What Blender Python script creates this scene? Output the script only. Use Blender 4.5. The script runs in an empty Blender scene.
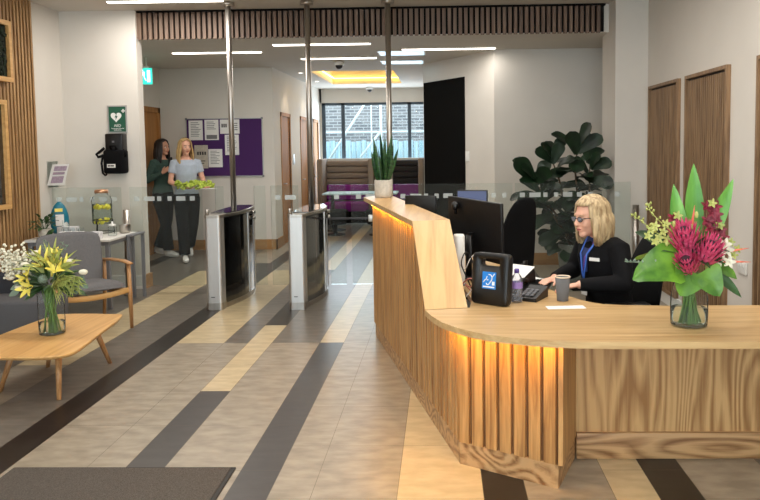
import bpy, bmesh, math, random
from mathutils import Vector, Matrix, noise
random.seed(7)
S = bpy.context.scene
COL = S.collection
PI = math.pi
V = Vector

# ------------------------------------------------------------------ camera
cam = bpy.data.cameras.new('camera'); co = bpy.data.objects.new('camera', cam); COL.objects.link(co)
F = 730.0; PIT = math.atan(50/730); YAW = math.atan(18/730); ROLL = .012
f = V((-math.sin(YAW)*math.cos(PIT), math.cos(YAW)*math.cos(PIT), -math.sin(PIT)))
r = V((math.cos(YAW), math.sin(YAW), 0)); u = r.cross(f)
r2 = r*math.cos(ROLL) - u*math.sin(ROLL); u2 = u*math.cos(ROLL) + r*math.sin(ROLL)
co.matrix_world = Matrix(((r2.x, u2.x, -f.x, 0), (r2.y, u2.y, -f.y, 0), (r2.z, u2.z, -f.z, 1.6), (0, 0, 0, 1)))
cam.sensor_width = 36; cam.lens = 36*F/760
cam.shift_x = -(424-380)/760; cam.shift_y = -(250-196)/760
cam.clip_start = .05
S.camera = co
# ------------------------------------------------------------------ world, lights, exposure
W = bpy.data.worlds.new('world'); S.world = W; W.use_nodes = True
bg = W.node_tree.nodes['Background']; bg.inputs[0].default_value = (.80, .90, 1, 1); bg.inputs[1].default_value = 3.0
S.view_settings.view_transform = 'Standard'; S.view_settings.look = 'None'
S.view_settings.exposure = 0.30; S.view_settings.gamma = 1
S.view_settings.use_curve_mapping = False
def area(name, loc, sx, sy, power, color=(1, .95, .89), rot=(0, 0, 0)):
    l = bpy.data.lights.new(name, 'AREA'); l.shape = 'RECTANGLE'; l.size = sx; l.size_y = sy; l.energy = power; l.color = color
    o = bpy.data.objects.new(name, l); COL.objects.link(o); o.location = loc; o.rotation_euler = rot; return o
P_HI = 24; P_LO = 8
# linear ceiling lights, the out-of-view ones added to light the room: (x0, x1, y, ceiling height)
LIN = [(-3.49, -2.28, 7.72, 3.16, P_HI), (-.5, .9, 6.0, 3.16, P_HI*1.1), (-3.3, -1.9, 5.0, 3.16, P_HI), (.6, 2.0, 4.3, 3.16, P_HI), (-1.4, 0, 3.4, 3.16, P_HI),
       (-3.6, -2.2, 1.8, 3.16, P_HI), (.2, 1.6, 1.4, 3.16, P_HI), (-1.4, 0, -.6, 3.16, P_HI),
       (-3.47, -2.32, 9.5, 2.85, P_LO), (-2.02, -.85, 8.88, 2.85, P_LO), (-1.95, -.9, 10.3, 2.85, P_LO), (-.49, .70, 9.48, 2.85, P_LO)]
for i, (x0, x1, y, z, p) in enumerate(LIN):
    area('linear_lamp', ((x0+x1)/2, y, z-.035), x1-x0, .06, p)
area('entrance_fill', (-1, -2.4, 1.7), 5.5, 2.6, 60, (.9, .95, 1), (PI/2, 0, 0))  # unseen fill lamp added behind the camera, standing in for entrance daylight
area('window_daylight', (-1.5, 15.7, 1.5), 2.2, 2.0, 70, (.75, .88, 1), (-PI/2, 0, 0))

# ------------------------------------------------------------------ material helpers
def lin(c):
    return tuple(((v/255+.055)/1.055)**2.4 if v > 10 else v/255/12.92 for v in c)
def newmat(name):
    m = bpy.data.materials.new(name); m.use_nodes = True
    return m, m.node_tree, m.node_tree.nodes['Principled BSDF']
def mat(name, rgb, rough=.6, metal=0, var=.12, scale=8, bump=0, stretch=(1, 1, 1), emit=None, estr=0, trans=0, coat=0, var_rgb=None, detail=4):
    m, t, b = newmat(name); N = t.nodes; c = lin(rgb)
    tc = N.new('ShaderNodeTexCoord'); mp = N.new('ShaderNodeMapping'); nz = N.new('ShaderNodeTexNoise'); cr = N.new('ShaderNodeValToRGB')
    mp.inputs['Scale'].default_value = stretch
    t.links.new(tc.outputs['Object'], mp.inputs[0]); t.links.new(mp.outputs[0], nz.inputs[0])
    nz.inputs['Scale'].default_value = scale; nz.inputs['Detail'].default_value = detail
    c2 = lin(var_rgb) if var_rgb else tuple(v*(1-var) for v in c)
    c1 = c if var_rgb else tuple(min(1, v*(1+var)) for v in c)
    cr.color_ramp.elements[0].color = (*c2, 1); cr.color_ramp.elements[1].color = (*c1, 1)
    cr.color_ramp.elements[0].position = .35; cr.color_ramp.elements[1].position = .65
    t.links.new(nz.outputs[0], cr.inputs[0]); t.links.new(cr.outputs[0], b.inputs['Base Color'])
    b.inputs['Roughness'].default_value = rough; b.inputs['Metallic'].default_value = metal
    if bump:
        bp = N.new('ShaderNodeBump'); bp.inputs['Strength'].default_value = bump; bp.inputs['Distance'].default_value = .004
        t.links.new(nz.outputs[0], bp.inputs['Height']); t.links.new(bp.outputs[0], b.inputs['Normal'])
    if emit: b.inputs['Emission Color'].default_value = (*lin(emit), 1); b.inputs['Emission Strength'].default_value = estr
    if trans: b.inputs['Transmission Weight'].default_value = trans
    if coat: b.inputs['Coat Weight'].default_value = coat
    return m
def wood(name, light, dark, axis='z', rough=.45, sc=26, rings=0, stretch=.05):
    m, t, b = newmat(name); N = t.nodes
    tc = N.new('ShaderNodeTexCoord'); mp = N.new('ShaderNodeMapping'); nz = N.new('ShaderNodeTexNoise'); cr = N.new('ShaderNodeValToRGB')
    s = {'x': (stretch, 1, 1), 'y': (1, stretch, 1), 'z': (1, 1, stretch), 'yz': (1, stretch, stretch)}[axis]
    mp.inputs['Scale'].default_value = s
    t.links.new(tc.outputs['Object'], mp.inputs[0]); t.links.new(mp.outputs[0], nz.inputs[0])
    nz.inputs['Scale'].default_value = sc; nz.inputs['Detail'].default_value = 6; nz.inputs['Roughness'].default_value = .6
    nz.inputs['Distortion'].default_value = .6
    fac = nz.outputs[0]
    if rings:                               # cathedral figure of flat-sawn oak
        mp2 = N.new('ShaderNodeMapping'); mp2.inputs['Scale'].default_value = {'x': (.2, 1, 1), 'y': (1, .2, 1), 'z': (1, 1, .13)}[axis]
        n2 = N.new('ShaderNodeTexNoise'); n2.inputs['Scale'].default_value = 4.5; n2.inputs['Detail'].default_value = 1.0
        mu = N.new('ShaderNodeMath'); mu.operation = 'MULTIPLY'; mu.inputs[1].default_value = rings
        pp = N.new('ShaderNodeMath'); pp.operation = 'PINGPONG'; pp.inputs[1].default_value = 1
        mx = N.new('ShaderNodeMath'); mx.operation = 'MULTIPLY_ADD'; mx.inputs[1].default_value = .32
        ng = N.new('ShaderNodeMath'); ng.operation = 'MULTIPLY'; ng.inputs[1].default_value = .72
        t.links.new(tc.outputs['Object'], mp2.inputs[0]); t.links.new(mp2.outputs[0], n2.inputs[0]); t.links.new(n2.outputs[0], mu.inputs[0])
        t.links.new(mu.outputs[0], pp.inputs[0]); t.links.new(nz.outputs[0], ng.inputs[0])
        t.links.new(pp.outputs[0], mx.inputs[0]); t.links.new(ng.outputs[0], mx.inputs[2]); fac = mx.outputs[0]
    cr.color_ramp.elements[0].color = (*lin(dark), 1); cr.color_ramp.elements[1].color = (*lin(light), 1)
    cr.color_ramp.elements[0].position = .32; cr.color_ramp.elements[1].position = .62
    t.links.new(fac, cr.inputs[0]); t.links.new(cr.outputs[0], b.inputs['Base Color'])
    b.inputs['Roughness'].default_value = rough
    bp = N.new('ShaderNodeBump'); bp.inputs['Strength'].default_value = .15; bp.inputs['Distance'].default_value = .002
    t.links.new(nz.outputs[0], bp.inputs['Height']); t.links.new(bp.outputs[0], b.inputs['Normal'])
    return m
def glass(name, tint=(.93, .97, .96), frost=0.0, fr=.10, white=(.85, .88, .88)):
    m = bpy.data.materials.new(name); m.use_nodes = True; t = m.node_tree; N = t.nodes
    N.remove(N['Principled BSDF']); out = N['Material Output']
    tr = N.new('ShaderNodeBsdfTransparent'); tr.inputs[0].default_value = (*tint, 1)
    gl = N.new('ShaderNodeBsdfGlossy'); gl.inputs['Roughness'].default_value = .02
    lw = N.new('ShaderNodeLayerWeight'); lw.inputs['Blend'].default_value = fr
    mx = N.new('ShaderNodeMixShader'); t.links.new(lw.outputs['Fresnel'], mx.inputs[0]); t.links.new(tr.outputs[0], mx.inputs[1]); t.links.new(gl.outputs[0], mx.inputs[2])
    last = mx
    if frost:
        df = N.new('ShaderNodeBsdfDiffuse'); df.inputs[0].default_value = (*white, 1)
        m2 = N.new('ShaderNodeMixShader'); m2.inputs[0].default_value = frost
        t.links.new(mx.outputs[0], m2.inputs[1]); t.links.new(df.outputs[0], m2.inputs[2]); last = m2
    t.links.new(last.outputs[0], out.inputs[0]); return m
def emis(name, rgb, s):
    m = bpy.data.materials.new(name); m.use_nodes = True; b = m.node_tree.nodes['Principled BSDF']
    b.inputs['Base Color'].default_value = (*lin(rgb), 1); b.inputs['Emission Color'].default_value = (*lin(rgb), 1); b.inputs['Emission Strength'].default_value = s
    return m
M = {}
M['wall'] = mat('wall_paint', (214, 208, 199), .75, var=.015, scale=3)
M['ceil'] = mat('ceiling_paint', (205, 199, 190), .85, var=.015, scale=2)
M['white'] = mat('white_gloss', (228, 226, 220), .4, var=.02)
M['oak_v'] = wood('oak_vertical', (198, 152, 96), (138, 94, 50), 'z', .42, 34)
M['oak_x'] = wood('oak_counter', (205, 172, 122), (174, 136, 88), 'x', .36, 24)
M['oak_y'] = wood('oak_bar', (208, 170, 116), (186, 144, 92), 'y', .38, 24)
M['oak_slope'] = wood('oak_slope', (212, 174, 120), (190, 148, 96), 'yz', .38, 24)
M['oak_panel'] = wood('oak_crown_cut', (200, 160, 108), (150, 108, 64), 'z', .42, 34, rings=30)
M['oak_plinth'] = wood('oak_plinth', (192, 152, 106), (126, 86, 50), 'x', .42, 30, rings=26)
M['oak_plinth_y'] = wood('oak_plinth_side', (176, 136, 92), (120, 82, 48), 'y', .42, 30)
M['oak_groove_shade'] = wood('oak_groove_shade', (128, 88, 50), (92, 60, 34), 'z', .6, 30)  # oak darkened to stand for shadow between the desk slats
M['oak_furn'] = wood('oak_furniture', (222, 176, 112), (198, 148, 88), 'y', .38, 20)
M['oak_leg'] = wood('oak_leg', (196, 148, 98), (150, 106, 64), 'z', .4, 30)
M['oak_door'] = wood('oak_door', (178, 126, 70), (150, 102, 54), 'z', .7, 16)
M['oak_skirt'] = wood('oak_skirting', (176, 132, 80), (148, 106, 60), 'x', .45, 16)
M['walnut'] = wood('walnut_slats', (154, 122, 88), (98, 72, 48), 'z', .5, 40)
M['slatwall'] = wood('cedar_slats', (184, 144, 96), (128, 92, 56), 'z', .5, 40)
M['blackfelt'] = mat('black_felt', (20, 18, 17), .95, scale=60)
M['darkback'] = mat('dark_backing', (46, 34, 26), .9, scale=30)
M['steel'] = mat('brushed_steel', (186, 180, 172), .36, 1, var=.05, scale=30, stretch=(1, 1, .03))
M['steel_lt'] = mat('satin_steel', (205, 204, 202), .42, .85, var=.03, scale=30, stretch=(1, 1, .03))
M['blackglass'] = mat('black_glass', (8, 8, 9), .12, 0, var=.02, coat=1)
M['black'] = mat('black_plastic', (9, 9, 10), .42, var=.1, scale=20)
M['blackmatt'] = mat('black_matt', (8, 8, 8), .85, var=.1, scale=20)
M['blackfab'] = mat('black_fabric', (10, 10, 12), .95, var=.2, scale=200, bump=.2)
M['grey_fab'] = mat('grey_wool', (110, 109, 110), .95, var=.14, scale=160, bump=.4)
M['grey_fab_d'] = mat('dark_grey_wool', (84, 83, 85), .95, var=.14, scale=160, bump=.4)
M['grey_metal'] = mat('grey_powder_coat', (128, 129, 133), .5, .2, var=.03)
M['glass'] = glass('clear_glass')
M['barrier'] = glass('barrier_glass', (.93, .955, .945), .018, .07, (.8, .85, .83))
M['frost'] = glass('frosted_marking', (.9, .95, .94), .42, .1)
M['vase_glass'] = glass('vase_glass', (.95, .975, .975), .02, .06)
M['water'] = glass('water', (.90, .94, .90), .04, .1, (.7, .8, .7))
M['lemon'] = mat('lemon', (246, 226, 50), .5, var=.15, scale=30)
M['led'] = emis('led_diffuser', (255, 246, 232), 6)
M['warm'] = emis('warm_led', (255, 190, 66), 80)
M['cove'] = emis('cove_led', (255, 206, 90), 8)
M['panel_l'] = emis('panel_light', (190, 222, 240), 1.1)
M['mat'] = mat('mat_fibre', (88, 82, 76), .98, var=.35, scale=260, bump=.8)
M['rubber'] = mat('rubber', (48, 46, 44), .8)
M['leaf_d'] = mat('leaf_dark', (26, 54, 28), .45, var_rgb=(14, 30, 17), scale=6)
M['leaf_m'] = mat('leaf_mid', (58, 96, 44), .5, var_rgb=(34, 62, 28), scale=9)
M['leaf_l'] = mat('leaf_bright', (108, 158, 46), .38, var_rgb=(60, 108, 30), scale=12)
M['leaf_blade'] = mat('leaf_blade', (122, 184, 78), .4, var_rgb=(78, 144, 50), scale=7, stretch=(3, 3, .5))
M['leaf_y'] = mat('leaf_lime', (198, 200, 116), .5, var_rgb=(150, 164, 82), scale=9)
M['leaf_b'] = mat('leaf_eucalyptus', (128, 146, 128), .6, var_rgb=(92, 112, 96), scale=9)
M['bark'] = mat('bark', (88, 70, 50), .8, scale=30)
M['stemg'] = mat('stem_green', (94, 128, 56), .5, scale=20)
M['petal_y'] = mat('petal_yellow', (250, 238, 124), .5, var_rgb=(236, 216, 88), scale=16)
M['petal_w'] = mat('petal_cream', (240, 236, 216), .6, var_rgb=(214, 208, 184), scale=30)
M['petal_p'] = mat('petal_crimson', (238, 112, 150), .5, var_rgb=(206, 44, 98), scale=60)
M['petal_d'] = mat('petal_maroon', (150, 40, 62), .5, var_rgb=(100, 22, 40), scale=26)
M['petal_c'] = mat('protea_core', (86, 44, 60), .8, var_rgb=(46, 24, 36), scale=60)
M['coral'] = mat('petal_coral', (232, 120, 96), .5, scale=26)
M['pot'] = mat('concrete_pot', (196, 188, 174), .85, var=.1, scale=40, bump=.2)
M['pot_g'] = mat('grey_pot', (104, 104, 98), .7, var=.06, scale=14)
M['soil'] = mat('soil', (50, 38, 28), 1, scale=60, bump=.6)
M['paper'] = mat('paper', (236, 234, 230), .7, var=.01)
M['print'] = mat('print_grey', (120, 118, 120), .7)
M['print_d'] = mat('print_dark', (52, 50, 52), .7)
M['skin'] = mat('skin', (226, 172, 146), .5, var=.05, scale=14)
M['skin2'] = mat('skin_tan', (206, 152, 124), .5, var=.05, scale=14)
M['lip'] = mat('lip', (176, 92, 84), .45)
M['blonde'] = mat('hair_blonde', (204, 180, 140), .55, var_rgb=(140, 114, 80), scale=60, stretch=(1, 1, .12))
M['blonde2'] = mat('hair_long_blonde', (216, 182, 122), .5, var_rgb=(150, 116, 72), scale=60, stretch=(1, 1, .12))
M['darkhair'] = mat('hair_dark', (36, 26, 24), .45, var_rgb=(18, 14, 14), scale=60, stretch=(1, 1, .12))
M['suit'] = mat('suit_black', (11, 11, 14), .85, var=.15, scale=12)
M['trouser'] = mat('trouser_black', (9, 9, 11), .9, var=.15, scale=12)
M['greentop'] = mat('knit_green', (56, 78, 70), .9, var=.15, scale=30)
M['bluetop'] = mat('tee_pale_blue', (176, 186, 200), .85, var=.05, scale=20)
M['lanyard'] = mat('lanyard_blue', (58, 104, 196), .6)
M['purple_l'] = mat('lanyard_purple', (120, 70, 150), .6)
M['hivis'] = mat('hivis', (198, 214, 84), .7, var_rgb=(140, 160, 60), scale=40)
M['shoe'] = mat('trainer_white', (222, 220, 216), .6)
M['eye'] = mat('eye_white', (232, 228, 224), .3); M['iris'] = mat('iris', (50, 60, 66), .3)
M['purple'] = mat('purple_felt', (70, 34, 92), .95, var=.08, scale=80)
M['purple_s'] = mat('purple_fabric', (128, 34, 136), .9, var=.1, scale=40)
M['taupe'] = mat('taupe_fabric', (132, 120, 110), .9, var=.06, scale=40)
M['greyblue'] = mat('light_grey_fabric', (176, 178, 176), .9, var=.05, scale=40)
M['sign_green'] = mat('sign_green', (26, 84, 62), .5, var=.02)
M['exit_green'] = emis('exit_green', (52, 196, 176), 1.3); M['exit_white'] = emis('exit_white', (225, 255, 250), 1.6)
M['teal'] = mat('teal_plastic', (20, 112, 134), .35, var=.05)
M['alu'] = mat('aluminium', (190, 190, 188), .4, .8, var=.03)
M['copper'] = mat('copper_lid', (196, 150, 116), .3, .8)
M['signblue'] = mat('sign_blue', (32, 128, 214), .4, var=.05)
M['bottle'] = glass('bottle_plastic', (.93, .94, .97), .1, .25, (.8, .82, .9))
M['cap_p'] = mat('cap_purple', (92, 70, 148), .4)
M['label_p'] = mat('label_violet', (150, 120, 184), .5, scale=40)
M['cup'] = mat('cup_grey', (98, 96, 96), .7, var=.05); M['lidw'] = mat('cup_rim', (222, 200, 176), .6)
M['screen'] = mat('screen_off', (34, 36, 48), .15); M['screen_b'] = emis('screen_blue', (80, 92, 130), .15)
M['cable'] = mat('cable_white', (214, 212, 206), .5); M['cable_p'] = mat('cable_pink', (196, 120, 110), .5)
m, t, b = newmat('outside_brick'); bk = t.nodes.new('ShaderNodeTexBrick'); tc = t.nodes.new('ShaderNodeTexCoord'); mp = t.nodes.new('ShaderNodeMapping'); mp.inputs['Rotation'].default_value = (PI/2, 0, 0)
t.links.new(tc.outputs['Object'], mp.inputs[0]); t.links.new(mp.outputs[0], bk.inputs[0]); t.links.new(bk.outputs[0], b.inputs[0]); b.inputs['Roughness'].default_value = .9
bk.inputs['Scale'].default_value = 1; bk.inputs['Brick Width'].default_value = .23; bk.inputs['Row Height'].default_value = .078; bk.inputs['Mortar Size'].default_value = .01
bk.inputs['Color1'].default_value = (*lin((150, 146, 146)), 1); bk.inputs['Color2'].default_value = (*lin((112, 112, 116)), 1); bk.inputs['Mortar'].default_value = (*lin((180, 180, 180)), 1); M['brick'] = m
M['fence'] = mat('pale_blue_slats', (196, 220, 230), .6, var_rgb=(150, 186, 200), scale=9, stretch=(4, 1, .2))
M['winframe'] = mat('window_frame', (58, 72, 84), .5)
M['rail_w'] = mat('white_rail', (226, 236, 240), .5)
M['moss'] = mat('moss', (34, 46, 26), .95, var_rgb=(14, 20, 12), scale=24, bump=1)
M['tissue'] = mat('tissue_box', (214, 212, 214), .7, var=.15, scale=30)

for k_, v_ in (('blackmatt', .12), ('suit', .2), ('trouser', .2), ('blackfab', .2), ('blackfelt', .2), ('grey_fab', .3), ('mat', .2)): M[k_].node_tree.nodes['Principled BSDF'].inputs['Specular IOR Level'].default_value = v_

# ------------------------------------------------------------------ mesh helpers
class MB:
    def __init__(s): s.v = []; s.f = []; s.m = []; s.sm = []; s.cur = 0
    def add(s, vs, fs, smooth=False):
        b = len(s.v); s.v += [tuple(v) for v in vs]
        for q in fs: s.f.append(tuple(b+i for i in q)); s.m.append(s.cur); s.sm.append(smooth)
        return s
    def box(s, a, b, c=0, rz=0, piv=None):
        x0, y0, z0 = a; x1, y1, z1 = b
        vs = [(x0, y0, z0), (x1, y0, z0), (x1, y1, z0), (x0, y1, z0), (x0, y0, z1), (x1, y0, z1), (x1, y1, z1), (x0, y1, z1)]
        if rz:
            px, py = piv or ((x0+x1)/2, (y0+y1)/2); cs, sn = math.cos(rz), math.sin(rz)
            vs = [(px+(x-px)*cs-(y-py)*sn, py+(x-px)*sn+(y-py)*cs, z) for x, y, z in vs]
        if c: return s.cbox(vs, c)
        return s.add(vs, [(0, 3, 2, 1), (4, 5, 6, 7), (0, 1, 5, 4), (1, 2, 6, 5), (2, 3, 7, 6), (3, 0, 4, 7)])
    def cbox(s, vs, c):
        bm = bmesh.new(); q = [bm.verts.new(v) for v in vs]
        for fc in [(0, 3, 2, 1), (4, 5, 6, 7), (0, 1, 5, 4), (1, 2, 6, 5), (2, 3, 7, 6), (3, 0, 4, 7)]: bm.faces.new([q[i] for i in fc])
        bmesh.ops.bevel(bm, geom=list(bm.edges), offset=c, segments=3, profile=.5, affect='EDGES')
        bm.verts.index_update(); s.add([v.co[:] for v in bm.verts], [[v.index for v in fc.verts] for fc in bm.faces], True); bm.free(); return s
    def prism(s, poly, z0, z1, c=0):           # poly counter-clockwise
        n = len(poly)
        zf0 = z0 if callable(z0) else (lambda p: z0); zf1 = z1 if callable(z1) else (lambda p: z1)
        vs = [(p[0], p[1], zf0(p)) for p in poly]+[(p[0], p[1], zf1(p)) for p in poly]
        return s.add(vs, [tuple(range(n))[::-1], tuple(range(n, 2*n))]+[(i, (i+1) % n, n+(i+1) % n, n+i) for i in range(n)])
    def tube(s, pts, rad, n=10, hint=None, cap=True, smooth=True):
        pts = [V(p) for p in pts]; k = len(pts)
        if not isinstance(rad, (list,)): rad = [rad]*k
        vs = []; prev = None
        for i, p in enumerate(pts):
            t = (pts[min(i+1, k-1)]-pts[max(i-1, 0)])
            t = t.normalized() if t.length > 1e-9 else V((0, 0, 1))
            h = V(hint) if hint is not None else (prev if prev is not None else (V((0, 0, 1)) if abs(t.z) < .9 else V((1, 0, 0))))
            a = (h-t*h.dot(t))
            a = a.normalized() if a.length > 1e-6 else V((1, 0, 0)); prev = a; b = t.cross(a)
            ra, rb = rad[i] if isinstance(rad[i], tuple) else (rad[i], rad[i])
            vs += [p+a*ra*math.cos(2*PI*j/n)+b*rb*math.sin(2*PI*j/n) for j in range(n)]
        fs = [(i*n+j, i*n+(j+1) % n, (i+1)*n+(j+1) % n, (i+1)*n+j) for i in range(k-1) for j in range(n)]
        if cap: fs += [tuple(range(n))[::-1], tuple((k-1)*n+j for j in range(n))]
        return s.add(vs, fs, smooth)
    def lathe(s, prof, c=(0, 0, 0), n=24, smooth=True, cap=True):
        vs = [(c[0]+r_*math.cos(2*PI*j/n), c[1]+r_*math.sin(2*PI*j/n), c[2]+z) for r_, z in prof for j in range(n)]
        k = len(prof); fs = [(i*n+j, i*n+(j+1) % n, (i+1)*n+(j+1) % n, (i+1)*n+j) for i in range(k-1) for j in range(n)]
        if cap: fs += [tuple(range(n))[::-1], tuple((k-1)*n+j for j in range(n))]
        return s.add(vs, fs, smooth)
    def ell(s, c, r_, n=16, mtx=None):
        c = V(c); vs = []; k = n//2
        rr = r_ if isinstance(r_, (tuple, list)) else (r_,)*3
        for i in range(1, k):
            ph = PI*i/k
            for j in range(n):
                th = 2*PI*j/n; p = V((rr[0]*math.sin(ph)*math.cos(th), rr[1]*math.sin(ph)*math.sin(th), -rr[2]*math.cos(ph)))
                vs.append((mtx@p if mtx else p)+c)
        for z in (-1, 1):
            p = V((0, 0, z*rr[2])); vs.append((mtx@p if mtx else p)+c)
        b, t = len(vs)-2, len(vs)-1
        fs = [(i*n+j, i*n+(j+1) % n, (i+1)*n+(j+1) % n, (i+1)*n+j) for i in range(k-2) for j in range(n)]
        fs += [(b, (j+1) % n, j) for j in range(n)]+[(t, (k-2)*n+j, (k-2)*n+(j+1) % n) for j in range(n)]
        return s.add(vs, fs, True)
    def leaf(s, base, d, nrm, L, Wd, shape='ovate', droop=.3, fold=.15, n=7, wave=0, cols=2):
        base = V(base); d = V(d).normalized(); nrm = V(nrm); side = d.cross(nrm)
        if side.length < 1e-4: side = d.cross(V((.3, .7, .2)))
        side.normalize(); nrm = side.cross(d).normalized(); vs = []; p = base.copy(); cur = d.copy()
        for i in range(n+1):
            t = i/n
            if shape == 'ovate': w = math.sin(PI*min(1, t**.75))**.8
            elif shape == 'lance': w = (math.sin(PI*(.18+.82*t))**.9)*(1 if t > 0 else .6)
            elif shape == 'fiddle': w = (.25+.75*t**.8)*math.sqrt(max(0, 1-max(0, (t-.62)/.38)**2))*(1 if t > 0 else .2)
            elif shape == 'heart': w = (1-t)**.6*(1.0 if t > .04 else .8)+.02
            elif shape == 'petal': w = math.sin(PI*(.12+.88*t))**.7
            else: w = 1-t
            w = max(w, .012)*Wd/2
            cn = side.cross(cur).normalized()
            for j in range(-cols, cols+1):
                q = j/cols
                vs.append(p+side*w*q+cn*(abs(q)*w*fold*2+wave*Wd*math.sin(t*13+q*2)*abs(q)))
            p = p+cur*(L/n); cur = (cur+V((0, 0, -1))*droop/n).normalized()
        c = 2*cols+1
        return s.add(vs, [(i*c+j, i*c+j+1, (i+1)*c+j+1, (i+1)*c+j) for i in range(n) for j in range(c-1)], True)
    def xf(s, m):
        s.v = [tuple(m@V(v)) for v in s.v]; return s
    def build(s, name, material, parent=None, world=False, edge=None, subsurf=0):
        me = bpy.data.meshes.new(name)
        vs = s.v
        if world and parent:
            mi = wm(parent).inverted(); vs = [tuple(mi@V(v)) for v in vs]
        loc = None
        if parent is None and vs:        # origin at the base of the mesh
            xs = [v[0] for v in vs]; ys = [v[1] for v in vs]; zs = [v[2] for v in vs]
            loc = ((min(xs)+max(xs))/2, (min(ys)+max(ys))/2, min(zs)); vs = [(a-loc[0], b-loc[1], c-loc[2]) for a, b, c in vs]
        me.from_pydata(vs, [], s.f)
        for x in (material if isinstance(material, (list, tuple)) else [material]): me.materials.append(x)
        me.polygons.foreach_set('material_index', s.m); me.polygons.foreach_set('use_smooth', s.sm); me.update()
        o = bpy.data.objects.new(name, me); COL.objects.link(o)
        if loc: o.location = loc
        if parent: o.parent = parent
        if subsurf: md = o.modifiers.new('s', 'SUBSURF'); md.levels = md.render_levels = subsurf
        return o
def wm(o):
    m = Matrix.LocRotScale(o.location, o.rotation_euler, o.scale)
    return wm(o.parent)@m if o.parent else m
def thing(name, label, cat, loc=(0, 0, 0), rz=0, group=None):
    o = bpy.data.objects.new(name, None); COL.objects.link(o); o.location = loc; o.rotation_euler = (0, 0, rz); o.empty_display_size = .1
    return tag(o, label, cat, group)
def tag(o, label, cat, group=None):
    o['label'] = label; o['category'] = cat
    if group: o['group'] = group
    return o
def struct(name, mb, m):
    o = mb.build(name, m); o['kind'] = 'structure'; return o
def dup(root, loc, rz=0, label=None, group=None):
    def cp(o, par):
        c = o.copy(); COL.objects.link(c)
        if par: c.parent = par
        for ch in [q for q in list(kids.get(o.name, []))]: cp(ch, c)
        return c
    kids = {}
    for o in list(COL.objects):
        if o.parent: kids.setdefault(o.parent.name, []).append(o)
    r_ = cp(root, None); r_.location = loc; r_.rotation_euler = (0, 0, rz)
    if label: r_['label'] = label
    if group: r_['group'] = group
    return r_
def text(mb, body, size, mtx, depth=.001):
    cu = bpy.data.curves.new('t', 'FONT'); cu.body = body; cu.size = size; cu.align_x = 'CENTER'; cu.align_y = 'CENTER'; cu.extrude = depth
    o = bpy.data.objects.new('t', cu); COL.objects.link(o)
    dg = bpy.context.evaluated_depsgraph_get(); dg.update(); me = bpy.data.meshes.new_from_object(o.evaluated_get(dg))
    mb.add([mtx@v.co for v in me.vertices], [tuple(p.vertices) for p in me.polygons])
    bpy.data.objects.remove(o); bpy.data.curves.remove(cu); bpy.data.meshes.remove(me)
def organic(name, mb, m, parent, voxel=.008, smooth=6, world=True, fac=.5):
    o = mb.build(name, m, parent, world)
    a = o.modifiers.new('r', 'REMESH'); a.mode = 'VOXEL'; a.voxel_size = voxel; a.use_smooth_shade = True
    b = o.modifiers.new('s', 'SMOOTH'); b.iterations = smooth; b.factor = fac
    dg = bpy.context.evaluated_depsgraph_get(); dg.update()
    me = bpy.data.meshes.new_from_object(o.evaluated_get(dg)); o.modifiers.clear(); old = o.data; o.data = me; bpy.data.meshes.remove(old)
    me.polygons.foreach_set('use_smooth', [True]*len(me.polygons))
    return o
def rot_to(d):      # matrix whose x axis is d, z up
    x = V(d).normalized(); y = V((0, 0, 1)).cross(x).normalized(); z = x.cross(y)
    return Matrix((x, y, z)).transposed()

# ================================================================== STRUCTURE
# floor: tiles laid in stripes; every face is one tile, grout just below
DARK, GREY, BEIGE, CREAM, BROWN = range(5)
def tilemat(name, rgb, rgb2, rough):
    return mat(name, rgb, rough, var_rgb=rgb2, scale=7, stretch=(1, 2.2, 1), bump=.04, detail=9)
FM = [tilemat('tile_dark', (38, 32, 29), (30, 25, 22), .32), tilemat('tile_grey', (118, 111, 102), (100, 94, 86), .32), tilemat('tile_beige', (160, 149, 132), (136, 126, 110), .32),
      tilemat('tile_cream', (202, 184, 148), (184, 166, 130), .32), tilemat('tile_slate', (62, 57, 54), (54, 49, 46), .32), mat('grout', (120, 112, 100), .9)]
SLATE = 4
X0 = -.22; U = .1985; L = .5915; Y0 = 3.509
cols = []
k = -22
plan = {-22: (2, BEIGE), -20: (1, DARK), -19: (2, GREY), -17: (2, GREY), -15: (2, CREAM), -13: (2, GREY), -11: (1, DARK), -10: (2, 'ab'), -8: (1, 'b2'), -7: (1, 'B'), -6: (2, BEIGE), -4: (1, 'C'),
        -3: (1, BEIGE), -2: (2, BEIGE), 0: (2, CREAM), 2: (1, DARK), 3: (2, BEIGE), 5: (1, CREAM), 6: (1, DARK), 7: (2, BEIGE), 9: (2, GREY), 11: (2, BEIGE), 13: (1, DARK), 14: (2, BEIGE), 16: (2, CREAM), 18: (2, BEIGE), 20: (2, GREY)}
mb = MB()
mb.cur = 5; mb.add([(-4.7, -2.6, -.0015), (4.2, -2.6, -.0015), (4.2, 16, -.0015), (-4.7, 16, -.0015)], [(0, 1, 2, 3)])
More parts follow.
